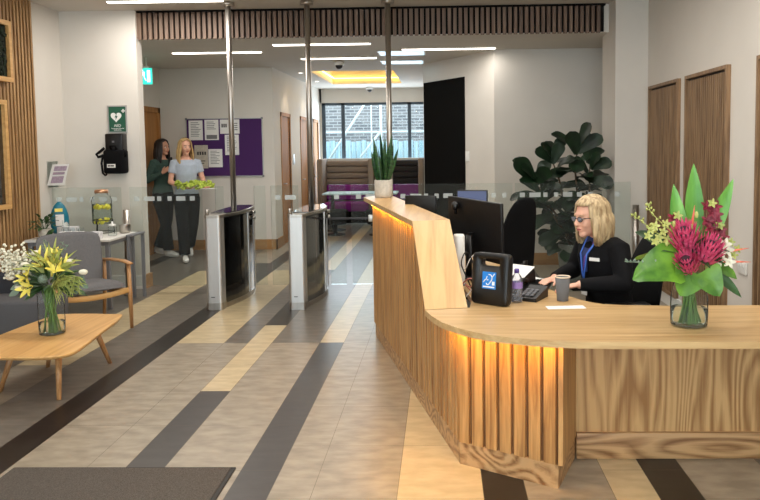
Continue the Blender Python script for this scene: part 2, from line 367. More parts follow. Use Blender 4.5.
for k, (w, kind) in plan.items():
    xa, xb = X0+k*U, X0+(k+w)*U
    off = L/2 if (k in (-2, 0, -3, 3, 7)) else 0
    for j in range(-11, 22):
        ya = Y0+off+j*L; yb = ya+L; ym = (ya+yb)/2
        if yb < -2.6 or ya > 15.9: continue
        c = kind
        if kind == 'ab': c = CREAM if 5.87 < ym < 9.4 else BEIGE
        elif kind == 'b2': c = GREY if ym > 5.87 else BEIGE
        elif kind == 'B': c = SLATE if ym < 4.67 else CREAM if ym < 6.46 else DARK if ym < 9.4 else CREAM
        elif kind == 'C': c = SLATE if ym < 5.87 else CREAM
        elif kind == CREAM and k == -15: c = BEIGE if ym < 5.5 else CREAM if ym < 9.4 else GREY
        elif kind == BEIGE and k in (-6,) and ym > 5.87: c = GREY
        elif kind == BEIGE and k in (-2, -3) and ym > 9: c = GREY if int(j) % 3 == 0 else BEIGE
        elif kind == GREY and k == -13 and ym > 9.3: c = DARK if ym < 10 else BEIGE
        g = .0012; mb.cur = c
        mb.add([(xa+g, max(-2.6, ya+g), 0), (xb-g, max(-2.6, ya+g), 0), (xb-g, min(16, yb-g), 0), (xa+g, min(16, yb-g), 0)], [(0, 1, 2, 3)])
struct('floor', mb, FM)

# ceilings
mb = MB(); mb.box((-4.5, -2.6, 3.16), (2.5, 8.36, 3.24)); struct('ceiling', mb, M['ceil'])
cx0, cx1, cy0, cy1 = -2.15, -.78, 12.1, 14.6
mb = MB()
mb.box((-4.7, 8.40, 2.85), (3.9, cy0, 2.93)); mb.box((-4.7, cy1, 2.85), (3.9, 16, 2.93)); mb.box((-4.7, cy0, 2.85), (cx0, cy1, 2.93)); mb.box((cx1, cy0, 2.85), (3.9, cy1, 2.93))
mb.box((cx0-.1, cy0-.1, 3.20), (cx1+.1, cy1+.1, 3.24))
for a, b in (((cx0-.1, cy0-.1, 2.93), (cx0, cy1+.1, 3.2)), ((cx1, cy0-.1, 2.93), (cx1+.1, cy1+.1, 3.2)), ((cx0, cy0-.1, 2.93), (cx1, cy0, 3.2)), ((cx0, cy1, 2.93), (cx1, cy1+.1, 3.2))): mb.box(a, b)
struct('ceiling', mb, M['ceil']).name = 'ceiling_back'
mb = MB(); mb.box((cx0+.02, cy1-.05, 2.95), (cx1-.02, cy1-.02, 2.97)); mb.box((cx0+.02, cy0+.02, 2.95), (cx1-.02, cy0+.05, 2.97)); mb.box((cx0+.02, cy0+.06, 2.95), (cx0+.05, cy1-.06, 2.97)); mb.box((cx1-.05, cy0+.06, 2.95), (cx1-.02, cy1-.06, 2.97))
tag(mb.build('cove_light_strip', M['cove']), 'warm yellow strip light glowing inside the ceiling recess near the far window', 'light')

# walls
def wallbox(name, *bx, m=None):
    mb = MB()
    for a, b in bx: mb.box(a, b)
    return struct(name, mb, m or M['wall'])
wallbox('wall_left', ((-4.45, -2.6, 0), (-4.3, 8.25, 3.16)))
wallbox('wall_front_left', ((-4.45, 8.25, 0), (-3.43, 8.40, 3.16)))
wallbox('wall_bulkhead', ((-3.43, 8.34, 2.85), (1.90, 8.40, 3.24)))
wallbox('wall_back_left_side', ((-4.6, 8.40, 0), (-4.45, 11.5, 2.85)), ((-4.45, 8.40, 0), (-4.4, 10.72, 2.85)), ((-4.45, 10.72, 2.17), (-4.4, 11.3, 2.85)), ((-4.45, 11.3, 0), (-4.4, 11.4, 2.85)))
wallbox('wall_notice', ((-4.6, 11.4, 0), (-2.62, 11.5, 2.85)))
# side wall of the corridor with three door openings
segs = []; y = 11.5; ops = [(11.95, 12.6), (13.6, 14.3), (14.95, 15.5)]
for a, b in ops:
    segs.append(((-2.75, y, 0), (-2.62, a, 2.85))); segs.append(((-2.75, a, 2.12), (-2.62, b, 2.85))); y = b
segs.append(((-2.75, y, 0), (-2.62, 15.9, 2.85)))
wallbox('wall_corridor', *segs)
wallbox('wall_right', ((2.24, -2.6, 0), (2.42, 8.66, 3.16)))
wallbox('wall_pillar', ((1.89, 8.02, 0), (2.24, 8.66, 3.16)))
wallbox('wall_back_right', ((.70, 9.7, 0), (3.9, 9.85, 2.85)))
wallbox('wall_side_right', ((3.75, 8.66, 0), (3.9, 9.7, 2.85)), ((2.42, 8.66, 0), (3.75, 8.8, 2.85)))
mb = MB(); pa, pb = V((.70, 9.7)), V((-.27, 11.3)); nn = V((pb-pa).to_tuple()).normalized(); no = V((-nn.y, nn.x))
mb.prism([pa.to_tuple(), (pa-no*.12).to_tuple(), (pb-no*.12).to_tuple(), pb.to_tuple()], 0, 2.85); mb.box((-.27, 11.3, 0), (-.15, 15.9, 2.85)); struct('wall_angled', mb, M['wall'])
# far window wall
wallbox('wall_far', ((-2.62, 15.8, 2.55), (-.27, 15.95, 2.85)), ((-2.62, 15.8, 0), (-.27, 15.95, .35)), ((-2.75, 15.8, 0), (-2.58, 15.95, 2.85)))
w = MB(); xs = [-2.58, -2.12, -.66, -.28]
w.box((-2.58, 15.82, 2.5), (-.27, 15.9, 2.56)); w.box((-2.58, 15.82, .35), (-.27, 15.9, .41))
for x in (-2.58, -2.16, -.72, -.33): w.box((x, 15.82, .35), (x+.07, 15.9, 2.55))
wo = struct('window_1', w, M['winframe'])
p = MB(); p.box((-2.55, 15.85, .4), (-.29, 15.858, 2.52)); p.build('pane', M['glass'], wo, True)
# entrance glazing behind the viewpoint
w = MB(); w.box((-4.45, -2.6, 0), (2.42, -2.5, .1)); w.box((-4.45, -2.6, 3.0), (2.42, -2.5, 3.16))
for x in (-4.45, -3.1, -1.75, -.4, .95, 2.3): w.box((x, -2.6, .1), (x+.08, -2.5, 3.0))
wo = struct('window_2', w, M['winframe'])
p = MB(); p.box((-4.37, -2.56, .1), (2.3, -2.55, 3.0)); p.build('pane', M['glass'], wo, True)
# outside the far window
mb = MB(); mb.box((-8, 19.5, -1), (5, 19.7, 6)); struct('wall_outside', mb, M['brick'])
mb = MB(); mb.box((-8, 15.96, -.2), (5, 19.5, -.05)); struct('ground_outside', mb, M['pot_g'])
mb = MB()
for i in range(44): mb.box((-4.2+i*.13, 18.2, -.05), (-4.2+i*.13+.115, 18.23, 1.72+.02*((i*7) % 3)))
mb.box((-4.3, 18.24, 1.5), (1.6, 18.28, 1.56)); mb.box((-4.3, 18.24, .3), (1.6, 18.28, .36))
tag(mb.build('slatted_fence', M['fence']), 'pale blue upright slat fence standing outside the far window', 'fence')
t = thing('metal_railing', 'white metal stair railing with diagonal struts outside the far window', 'railing', (-1.6, 17.6, -.05))
for nme, a, b, rr in (('strut', (-2.75, 17.6, 1.25), (-1.75, 17.6, 2.75), .028), ('strut', (-1.95, 17.6, 1.35), (-1.45, 17.6, 1.98), .028), ('post', (-1.45, 17.6, -.05), (-1.45, 17.6, 2.85), .03), ('post', (-1.68, 17.6, -.05), (-1.68, 17.6, 2.85), .015), ('top_rail', (-3.2, 17.6, 1.95), (.3, 17.6, 1.95), .025)):
    m_ = MB(); m_.tube([a, b], rr, 8); m_.build(nme, M['rail_w'], t, True)

# skirtings
def skirt(name, a, b, m): mb = MB(); mb.box(a, b); struct(name, mb, m)
skirt('baseboard_front_left', (-4.3, 8.23, 0), (-3.43, 8.25, .15), M['white'])
mb = MB(); mb.box((-3.43, 8.23, 0), (-3.41, 8.42, .16)); struct('baseboard_jamb', mb, M['oak_skirt'])
skirt('baseboard_notice', (-4.4, 11.38, 0), (-2.6, 11.4, .16), M['oak_skirt'])
mb = MB(); y = 11.38
for a, b in ops: mb.box((-2.62, y, 0), (-2.6, a-.06, .16)); y = b+.06
mb.box((-2.62, y, 0), (-2.6, 15.8, .16)); struct('baseboard_corridor', mb, M['oak_skirt'])
skirt('baseboard_back_right', (.7, 9.68, 0), (3.7, 9.7, .16), M['oak_skirt'])
skirt('baseboard_right', (2.22, -2.5, 0), (2.24, 8.02, .12), M['white'])
skirt('baseboard_left', (-4.3, -2.5, 0), (-4.28, 7.0, .12), M['white'])

# oak doors with frames
def door(name, x, y0, y1, handle=True):
    fr = MB(); fr.box((x-.14, y0-.06, 0), (x+.012, y0, 2.18)); fr.box((x-.14, y1, 0), (x+.012, y1+.06, 2.18)); fr.box((x-.14, y0-.06, 2.12), (x+.012, y1+.06, 2.18))
    o = struct(name, fr, M['oak_door'])
    m_ = MB(); m_.box((x-.05, y0, 0), (x-.01, y1, 2.12)); m_.build('door_leaf', M['oak_door'], o, True)
    h = MB(); h.tube([(x-.01, y0+.08, 1.0), (x+.03, y0+.08, 1.0), (x+.03, y0+.19, 1.0)], .009, 8); h.build('handle', M['steel'], o, True)
for i, (a, b) in enumerate(ops): door('door_%d' % (i+1), -2.62, a, b)
fr = MB(); fr.box((-4.5, 10.66, 0), (-4.385, 10.74, 2.24)); fr.box((-4.5, 11.28, 0), (-4.385, 11.36, 2.24)); fr.box((-4.5, 10.66, 2.16), (-4.385, 11.36, 2.24))
o = struct('door_4', fr, M['oak_door']); m_ = MB(); m_.box((-4.45, 10.74, 0), (-4.42, 11.28, 2.16)); m_.build('door_leaf', M['oak_door'], o, True)
# tall black door set in the angled wall
def onwall(s_, off=0): q = pa+(pb-pa)*s_ + no*off; return q
fr = MB(); a, b = onwall(.375, .012), onwall(.985, .012); a2, b2 = onwall(.375, -.02), onwall(.985, -.02)
fr.prism([a.to_tuple(), a2.to_tuple(), b2.to_tuple(), b.to_tuple()], 0, 2.56); struct('door_5', fr, M['blackmatt'])

# slatted bulkhead
mb = MB(); mb.cur = 1; mb.box((-3.43, 8.325, 2.855), (1.83, 8.338, 3.16)); mb.cur = 0
x = -3.42; i = 0
while x < 1.80: mb.box((x, 8.285, 2.838), (x+.037, 8.325, 3.135)); x += .0615; i += 1
mb.box((-3.435, 8.28, 2.85), (-3.42, 8.33, 3.15)); mb.cur = 1; mb.box((-3.43, 8.28, 3.138), (1.84, 8.335, 3.158))
struct('trim_1', mb, [wood('bulkhead_slats', (126, 102, 84), (82, 62, 50), 'z', .55, 40), M['blackfelt']])
# slatted feature wall left
mb = MB(); mb.cur = 1; mb.box((-4.3, 2.2, 0), (-4.285, 7.62, 3.16)); mb.cur = 0
y = 2.2
while y < 7.6: mb.box((-4.285, y, 0), (-4.262, y+.030, 3.16)); y += .058
struct('trim_2', mb, [M['slatwall'], M['darkback']])

# ================================================================== CEILING FITTINGS
L0 = None
names = {0: 'long white linear ceiling light over the white wall at top left', 1: 'unseen white linear ceiling light above the reception counter, out ahead of the gates', 2: 'unseen white linear ceiling light above the lounge chairs', 3: 'unseen white linear ceiling light over the seated receptionist',
         4: 'unseen white linear ceiling light above the middle of the tiled floor', 5: 'unseen white linear ceiling light near the entrance mat', 6: 'unseen white linear ceiling light near the entrance on the counter side', 7: 'unseen white linear ceiling light closest to the entrance doors',
         8: 'white linear ceiling light in front of the purple notice board', 9: 'white linear ceiling light just behind the slatted bulkhead, left of the middle', 10: 'white linear ceiling light furthest back, before the yellow recess', 11: 'white linear ceiling light in front of the tall black door'}
for i, (x0, x1, y, z, p_) in enumerate(LIN):
    t = thing('linear_ceiling_light', names[i], 'light', ((x0+x1)/2, y, z), 0, 'linear ceiling lights')
    h = (x1-x0)/2
    m_ = MB(); m_.box((-h-.01, -.045, -.012), (h+.01, -.033, 0)); m_.box((-h-.01, .033, -.012), (h+.01, .045, 0)); m_.box((-h-.01, -.033, -.012), (-h, .033, 0)); m_.box((h, -.033, -.012), (h+.01, .033, 0)); m_.build('housing', M['white'], t)
    m_ = MB(); m_.box((-h, -.033, -.02), (h, .033, 0)); m_.build('diffuser', M['led'], t)
for (x0, x1, y0, y1, lab) in ((-.83, -.2, 9.62, 10.1, 'square bluish white ceiling panel nearest the tall black door and bulkhead'), (-.88, -.25, 10.7, 11.15, 'square bluish white ceiling panel further back towards the window')):
    t = thing('ceiling_panel_light', lab, 'light', ((x0+x1)/2, (y0+y1)/2, 2.85), 0, 'square ceiling panels'); hx, hy = (x1-x0)/2, (y1-y0)/2
    m_ = MB(); m_.box((-hx, -hy, -.012), (hx, -hy+.02, 0)); m_.box((-hx, hy-.02, -.012), (hx, hy, 0)); m_.box((-hx, -hy+.02, -.012), (-hx+.02, hy-.02, 0)); m_.box((hx-.02, -hy+.02, -.012), (hx, hy-.02, 0)); m_.build('frame', M['white'], t)
    m_ = MB(); m_.box((-hx+.02, -hy+.02, -.01), (hx-.02, hy-.02, 0)); m_.build('diffuser', M['panel_l'], t)
for loc, lab in (((-1.497, 10.836, 2.85), 'black dome camera on the ceiling ahead of the yellow recess'), ((-1.5, 15.45, 2.85), 'small black dome camera just above the far window')):
    t = thing('dome_camera', lab, 'camera', loc, 0, 'ceiling dome cameras')
    MB().lathe([(.075, 0), (.08, -.02), (.075, -.045), (.06, -.05)][::-1], n=20).build('housing', M['white'], t)
    MB().ell((0, 0, -.05), (.055, .055, .055)).build('dome', M['black'], t)
for (x, y) in ((-2.35, 12.3), (-2.35, 13.9)):
    t = thing('recessed_downlight', 'small round recessed downlight by the corridor doors, '+('nearer one' if y < 13 else 'further one'), 'light', (x, y, 2.85), 0, 'recessed downlights')
    MB().lathe([(.03, -.004), (.05, -.008), (.055, 0)], n=20).build('bezel', M['white'], t); MB().lathe([(.03, -.006), (.03, -.002)], n=16).build('lamp', M['led'], t)
    l = bpy.data.lights.new('downlight', 'SPOT'); l.energy = 9; l.spot_size = 1.6; l.spot_blend = .6; l.color = (1, .82, .6); lo = bpy.data.objects.new('downlight', l); COL.objects.link(lo); lo.location = (x, y, 2.8)
# exit sign
EX = t = thing('exit_sign', 'green illuminated emergency exit sign hanging by the oak door', 'sign', (-4.0, 9.9, 2.85))
m_ = MB(); m_.box((-4.006, 9.84, 2.69), (-3.994, 9.855, 2.85)); m_.box((-4.006, 9.96, 2.69), (-3.994, 9.975, 2.85)); m_.build('bracket', M['white'], t, True)
m_ = MB(); m_.box((-4.12, 9.9, 2.48), (-3.90, 9.915, 2.70), .003); m_.build('panel', M['exit_green'], t, True)
m_ = MB(); y = 9.893
m_.box((-3.965, y, 2.51), (-3.925, y+.006, 2.67)); m_.box((-4.04, y, 2.60), (-4.00, y+.006, 2.65)); m_.ell((-4.03, y+.003, 2.665), (.012, .003, .012), 8)
m_.tube([(-4.03, y+.003, 2.60), (-4.05, y+.003, 2.56), (-4.045, y+.003, 2.52)], .006, 6); m_.tube([(-4.01, y+.003, 2.60), (-4.0, y+.003, 2.56), (-3.98, y+.003, 2.53)], .006, 6)
m_.add([(-4.115, y, 2.59), (-4.075, y, 2.62), (-4.075, y, 2.56)], [(0, 2, 1)]); m_.build('symbol', M['exit_white'], t, True)
MB().box((-4.0, 9.88, 2.70), (-3.95, 9.93, 2.72)).build('lamp_cap', M['white'], t, True)

EX.location.x -= .015; EX.location.z -= .0
# ================================================================== SLATTED WALL PANELS (right wall)
for i, (y0, y1, lab) in enumerate(((6.92, 7.88, 'tall brown slatted wood wall panel beside the white pillar'), (5.74, 6.71, 'tall brown slatted wood wall panel behind the pink bouquet'), (4.2, 5.2, 'brown slatted wood wall panel cut off by the right edge of the photo'))):
    t = thing('slatted_wall_panel', lab, 'wall panel', (2.24, (y0+y1)/2, .12), 0, 'slatted panels on the right wall'); z0, z1 = .12, 2.2
    m_ = MB(); m_.box((2.202, y0, z0), (2.24, y0+.03, z1)); m_.box((2.202, y1-.03, z0), (2.24, y1, z1)); m_.box((2.202, y0+.03, z1-.03), (2.24, y1-.03, z1)); m_.box((2.202, y0+.03, z0), (2.24, y1-.03, z0+.03)); m_.build('frame', M['walnut'], t, True)
    m_ = MB(); m_.box((2.232, y0+.03, z0+.03), (2.24, y1-.03, z1-.03)); m_.build('backing', M['darkback'], t, True)
    m_ = MB(); n = int((y1-y0-.08)/.043); st = (y1-y0-.07)/n
    for j in range(n): m_.box((2.214, y0+.036+j*st, z0+.03), (2.232, y0+.036+j*st+.021, z1-.05))
    m_.build('slats', M['walnut'], t, True)

# ================================================================== SPEED GATES
def gate(x, lab, pole_x, polelab):
    t = thing('speed_gate', lab, 'turnstile', (x, 7.1, 0), 0, 'speed gate pedestals')
    w_ = .16; pts = []
    m_ = MB()                                        # front nose column
    def nose(xa, xb, ya, yb, rr):
        q = []
        for cx_, cy_, a0 in ((xb-rr, yb-.005, 0), ):
            pass
        for cx_, cy_, a0 in ((xa+rr, ya+rr, PI), (xb-rr, ya+rr, 1.5*PI)):
            for k_ in range(7): a_ = a0+k_*PI/12; q.append((cx_+rr*math.cos(a_), cy_+rr*math.sin(a_)))
        return q+[(xb, yb), (xa, yb)]
    m_.prism(nose(0, w_, 0, .12, .028), .0, .915); m_.build('front_column', M['steel_lt'], t)
    m_ = MB(); m_.prism(nose(-.004, w_+.004, -.004, .12, .03), 0, .07); m_.build('foot', M['steel'], t)
    # bowed glass flanks
    n = 14; R_, L_ = [], []
    for i in range(n+1):
        s_ = i/n; y = .12+s_*1.15; bow = math.sin(PI*s_)*.10
        R_.append((w_+bow*.95, y)); L_.append((-bow*.25, y))
    m_ = MB(); m_.prism(L_[::-1][-0:] and [(a, b) for a, b in R_]+[(a, b) for a, b in L_[::-1]], .05, .905)
    m_.build('glass_flank', M['blackglass'], t)
    m_ = MB(); m_.prism([(a+.004, b) for a, b in R_]+[(a-.004, b) for a, b in L_[::-1]], 0, .05); m_.build('kick_plate', M['steel'], t)
    m_ = MB(); top = nose(-.004, w_+.004, -.004, .12, .03)[:-2]
    m_.prism(top+[(a+.006, b) for a, b in R_]+[(a-.006, b) for a, b in L_[::-1]], .915, .945); m_.build('lid', M['steel'], t)
    m_ = MB(); m_.prism([(a-.012, b) for a, b in R_[1:-1]]+[(a+.012, b) for a, b in L_[::-1][1:-1]], .945, .953); m_.build('reader_glass', M['blackglass'], t)
    m_ = MB(); m_.box((w_+.085, .66, .05), (w_+.099, .70, .95)); m_.box((w_+.06, .98, .05), (w_+.075, 1.01, .95)); m_.box((.0, 1.27, .0), (w_, 1.31, .915), .008); m_.build('steel_strip', M['steel_lt'], t)
    m_ = MB(); m_.tube([(w_+.09, .85, .9), (w_+.13, .85, .9)], .02, 12); m_.tube([(w_+.09, .85, .84), (w_+.13, .85, .84)], .02, 12); m_.build('hinge', M['steel'], t)
    m_ = MB(); m_.box((.05, -.006, .125), (.085, -.0, .132)); m_.build('keyhole_plate', M['print_d'], t)
    m_ = MB(); m_.lathe([(.018, 0), (.018, .05), (.012, .055)], (.02, .04, .945), 12); m_.build('sensor_stub', M['steel'], t)
    t2 = thing('support_pole', polelab, 'pole', (pole_x, 7.9, .953), 0, 'steel poles up to the ceiling')
    m_ = MB(); m_.tube([(0, 0, 0), (0, 0, 2.207)], .030, 20); m_.build('shaft', M['steel'], t2)
    m_ = MB(); m_.lathe([(.034, 2.165), (.07, 2.17), (.07, 2.205)], n=24); m_.build('ceiling_flange', M['steel'], t2)
gate(-2.345, 'silver and black speed gate pedestal nearer the two walking women', -2.275, 'tall steel pole rising from the left speed gate to the ceiling')
gate(-1.52, 'silver and black speed gate pedestal in the middle of the floor', -1.425, 'tall steel pole rising from the middle speed gate to the ceiling')
t2 = thing('support_pole', 'tall steel pole to the ceiling behind the potted snake plant', 'pole', (-.56, 7.9, 0), 0, 'steel poles up to the ceiling')
m_ = MB(); m_.tube([(0, 0, 0), (0, 0, 3.16)], .030, 20); m_.build('shaft', M['steel'], t2)
m_ = MB(); m_.lathe([(.034, 3.118), (.07, 3.123), (.07, 3.158)], n=24); m_.build('ceiling_flange', M['steel'], t2)
m_ = MB(); m_.lathe([(.07, 0), (.07, .012), (.034, .02)], n=24); m_.build('floor_flange', M['steel'], t2)

# glass barrier panels with frosted squares
def gpanel(x0, x1, z0, z1, lab, y=7.9):
    t = thing('glass_barrier_panel', lab, 'glass panel', ((x0+x1)/2, y, z0), 0, 'glass barrier panels along the gate line')
    m_ = MB(); m_.box((x0, y-.005, z0), (x1, y+.005, z1)); m_.build('pane', M['barrier'], t, True)
    m_ = MB(); x = x0+.05; pat = [.055, .12, .045, .045, .1, .055]; gp = [.05, .03, .07, .05, .05, .06]; i = 0
    while x+pat[i % 6] < x1-.02: m_.box((x, y-.0065, 1.035), (x+pat[i % 6], y-.0052, 1.085)); x += pat[i % 6]+gp[i % 6]; i += 1
    m_.build('frosted_marking', M['frost'], t, True)
for x0, x1, z0, lab in ((-4.28, -3.513, .1, 'clear glass barrier panel behind the lemon water dispenser'), (-3.42, -2.62, .1, 'clear glass barrier panel in front of the two walking women'), (-2.475, -2.385, .1, 'narrow sliver of glass left beside the steel pole of the left gate'),
                        (-2.05, -1.925, .1, 'clear glass wing folding out from the left speed gate'), (-1.865, -1.565, .1, 'clear glass wing between the gates reaching the middle pedestal'), (-1.225, -1.05, .1, 'clear glass wing right of the middle speed gate'),
                        (-.985, -.62, .1, 'clear glass panel at the far end of the bar counter behind the snake plant'), (-.50, .76, .1, 'long clear glass panel in front of the tall black door'), (.79, 1.78, .0, 'clear glass panel standing in front of the big fiddle leaf plant'), (1.81, 2.03, .0, 'narrow clear glass panel beside the white pillar')):
    gpanel(x0, x1, z0, 1.19, lab)
for x, lab in ((-3.465, 'short steel barrier post beside the drinks table'), (2.09, 'short steel barrier post by the white pillar and wall panel')):
    t = thing('barrier_post', lab, 'post', (x, 7.9, 0), 0, 'short steel barrier posts')
    MB().tube([(0, 0, 0), (0, 0, .94)], .035, 20).build('shaft', M['steel'], t); MB().lathe([(.06, 0), (.06, .012), (.036, .02)], n=20).build('floor_flange', M['steel'], t)
    m_ = MB()
    for z in (.25, .8): m_.box((-.046, -.02, z), (-.03, .02, z+.05), .004)
    m_.build('glass_clamp', M['steel'], t)
t = thing('gate_rail', 'dark horizontal rail with square bracket beside the bar counter end', 'rail', (-1.0, 7.87, .8))
MB().box((-1.24, 7.86, .815), (-.80, 7.885, .835)).build('bar', M['print_d'], t, True); MB().box((-.80, 7.84, .79), (-.72, 7.893, .86), .006).build('bracket', M['steel'], t, True)

# ================================================================== RECEPTION DESK
desk = thing('reception_desk', 'long oak reception desk with slatted front and glowing light strip', 'desk', (.2, 4.2, 0))
def wl(y): return -.56+(6.0-y)*.2603                 # outer base line of the long wing
A_ = (.072, 3.579); B_ = (.529, 3.30); C_ = (.666, 3.65); FAR = 6.10
ftop = lambda y: .715 if y < 3.80 else .715+(min(y, 4.42)-3.80)/.62*.398
# core carcass
m_ = MB()
core = [(A_[0]+.045, A_[1]+.04), (B_[0]-.02, B_[1]+.045), (B_[0]+.0, B_[1]+.05), (C_[0]-.02, C_[1]+.0), (C_[0]-.02, 3.72), (wl(3.72)+.09, 3.72), (wl(3.72)+.04, 3.72)]
wi = lambda y: wl(y)+(.07 if y < 3.9 else .155)
m_.prism(core, .115, .72)
yy = [3.72, 3.80, 4.42, FAR-.02]
for a, b in zip(yy, yy[1:]):
    m_.prism([(wl(a)+.04, a), (wi(a), a), (wi(b), b), (wl(b)+.04, b)], .0, lambda p: ftop(p[1]))
m_.build('carcass', M['oak_v'], desk, True)
# vertical slats
def slats(mbx, p0, p1, z0, topf, pitch, w_, d_, skip_end=0):
    p0, p1 = V(p0), V(p1); dd = p1-p0; Ln = dd.length; dd.normalize(); nrm = V((dd.y, -dd.x)); n = int(round(Ln/pitch)); st = Ln/n
    for i in range(n):
        ex = .012*((i*5) % 2)
        q0 = p0+dd*(i*st); q1 = q0+dd*(st*w_)
        poly = [q0, q1, q1-nrm*d_, q0-nrm*d_]
        mbx.prism([(q.x, q.y) for q in poly], z0, lambda p: topf(p[1]))
m_ = MB(); slats(m_, (wl(FAR), FAR), A_, .115, ftop, .066, .62, .045); slats(m_, A_, B_, .115, lambda y: .72, .0765, .76, .04)
m_.build('slatted_cladding', M['oak_v'], desk, True)
m_ = MB()          # backing seen between the slats, its dark colour paints the groove shadow
m_.prism([(wl(FAR)+.025, FAR-.01), (A_[0]+.022, A_[1]+.012), (A_[0]+.045, A_[1]+.05), (wl(FAR)+.06, FAR-.01)], .115, lambda p: ftop(p[1])-.005) if False else None
for a, b in zip([3.60, 3.80, 4.42], [3.80, 4.42, FAR-.01]):
    m_.prism([(wl(a)+.022, a), (wl(a)+.038, a), (wl(b)+.038, b), (wl(b)+.022, b)], .115, lambda p: ftop(p[1])-.003)
m_.prism([(A_[0]+.02, A_[1]+.01), (B_[0]-.004, B_[1]+.022), (B_[0]-.0, B_[1]+.045), (A_[0]+.03, A_[1]+.04)], .115, .717)
m_.build('cladding_backing', M['oak_groove_shade'], desk, True)
m_ = MB(); m_.prism([(wl(FAR)+.012, FAR), (A_[0]+.006, A_[1]+.004), (B_[0]-.002, B_[1]+.01), (B_[0]+.008, B_[1]+.03), (C_[0], C_[1]), (C_[0]-.02, C_[1]+.04), (.4, 3.45), (A_[0]+.05, A_[1]+.05), (wl(FAR)+.08, FAR)], 0, .115)
m_.build('plinth', M['oak_plinth'], desk, True)
m_ = MB(); m_.prism([(B_[0]-.004, B_[1]+.0), (B_[0]+.018, B_[1]-.003), (C_[0]+.005, C_[1]-.002), (C_[0]-.02, C_[1]+.02)], .115, .72); m_.build('return_panel', M['oak_v'], desk, True)
m_ = MB(); m_.box((.666, 3.655, .13), (2.19, 3.70, .72)); m_.build('knee_panel', M['oak_panel'], desk, True)
m_ = MB(); m_.box((.672, 3.635, 0), (2.19, 3.70, .135), .003); m_.build('knee_skirting', M['oak_plinth'], desk, True)
# counter top
front = [(-.094, 3.742), (-.062, 3.62), (-.006, 3.471), (.068, 3.365), (.139, 3.285), (.205, 3.235), (.278, 3.197), (.38, 3.155), (.48, 3.127), (.59, 3.11), (.75, 3.10), (2.2, 3.085)]
back = [(2.2, 3.80), (1.179, 3.808), (.95, 3.83), (.851, 3.857), (.79, 3.91), (.74, 3.99), (.70, 4.08), (.655, 4.18), (.60, 4.36), (.11, 6.45), (-.36, 6.45), (.12, 4.36), (.16, 4.0), (.14, 3.79), (-.08, 3.775)]
m_ = MB(); m_.prism(front+back, .72, .75); m_.build('counter_top', M['oak_x'], desk, True)
# bar top and sloping end
BL = [(-.70, 6.50), (-.18, 4.375), (.045, 4.44), (-.435, 6.56), (-.60, 6.72)]
m_ = MB(); m_.prism(BL, 1.115, 1.15); m_.build('bar_top', M['oak_y'], desk, True)
m_ = MB(); tl, tr, bl, br = V((-.18, 4.375, 1.15)), V((.045, 4.44, 1.15)), V((-.094, 3.742, .752)), V((.128, 3.782, .752))
d_ = V((0, .025, -.035)); vs = [tl, tr, br, bl, tl+V((0, 0, -.035)), tr+V((0, 0, -.035)), br+V((0, .05, 0)), bl+V((0, .05, 0))]
m_.add(vs, [(0, 3, 2, 1), (4, 5, 6, 7), (0, 1, 5, 4), (1, 2, 6, 5), (2, 3, 7, 6), (3, 0, 4, 7)]); m_.build('sloping_end', M['oak_slope'], desk, True)
# inner upstand and cable tray
m_ = MB(); m_.prism([(wl(4.55)+.16, 4.55), (wl(4.55)+.18, 4.55), (wl(FAR)+.18, FAR), (wl(FAR)+.16, FAR)], .75, 1.11); m_.build('inner_upstand', M['grey_metal'], desk, True)
m_ = MB(); m_.box((1.9, 3.72, 0), (1.94, 3.8, .72)); m_.build('inner_leg_panel', M['grey_metal'], desk, True)
# LED strips under the overhangs
m_ = MB()
pl = [(-.045, 3.70), (.0, 3.575), (.06, 3.48), (.13, 3.40), (.22, 3.335), (.33, 3.28), (.45, 3.245), (.56, 3.225)]
for a, b in zip(pl, pl[1:]):
    a, b = V(a), V(b); nr = V((b-a).to_tuple()).normalized(); nr = V((-nr.y, nr.x))*.006
    m_.prism([tuple(a-nr), tuple(b-nr), tuple(b+nr), tuple(a+nr)], .713, .7195)
m_.build('counter_light_strip', M['warm'], desk, True)
m_ = MB(); m_.prism([(wl(6.07)-.010, 6.07), (wl(4.45)-.012, 4.45), (wl(4.45)-.003, 4.45), (wl(6.07)-.003, 6.07)], 1.1105, 1.1145); m_.build('bar_light_strip', M['warm'], desk, True)

# ================================================================== LOUNGE FURNITURE
def smooth_poly(pts, n=6):
    out = []; k = len(pts)
    for i in range(k):
        p0, p1, p2, p3 = [V(pts[(i+j-1) % k]) for j in range(4)]
        for q in range(n):
            t_ = q/n; out.append(tuple(.5*((2*p1)+(p2-p0)*t_+(2*p0-5*p1+4*p2-p3)*t_*t_+(3*p1-p0-3*p2+p3)*t_**3)))
    return out
t = thing('coffee_table', 'low light oak coffee table with rounded corners and splayed legs', 'table', (-2.68, 4.87, 0))
tp = smooth_poly([(-2.42, 5.37), (-2.52, 5.44), (-2.90, 5.45), (-2.97, 5.36), (-3.02, 4.85), (-3.0, 4.43), (-2.9, 4.33), (-2.7, 4.30), (-2.42, 4.30), (-2.31, 4.37), (-2.30, 4.5), (-2.36, 4.95)], 4)[::-1]
cxy = V((-2.66, 4.87))
def shr(pp, s_): return [tuple(cxy+(V(p)-cxy)*s_) for p in pp]
m_ = MB(); lay = [(.955, .322), (.985, .334), (1, .344), (.995, .35)]; n = len(tp)
vs = []
for s_, z in lay: vs += [(a, b, z) for a, b in shr(tp, s_)]
m_.add(vs, [(i*n+j, i*n+(j+1) % n, (i+1)*n+(j+1) % n, (i+1)*n+j) for i in range(3) for j in range(n)], True); m_.add(vs, [tuple(range(n))[::-1], tuple(3*n+j for j in range(n))])
m_.build('table_top', M['oak_furn'], t, True)
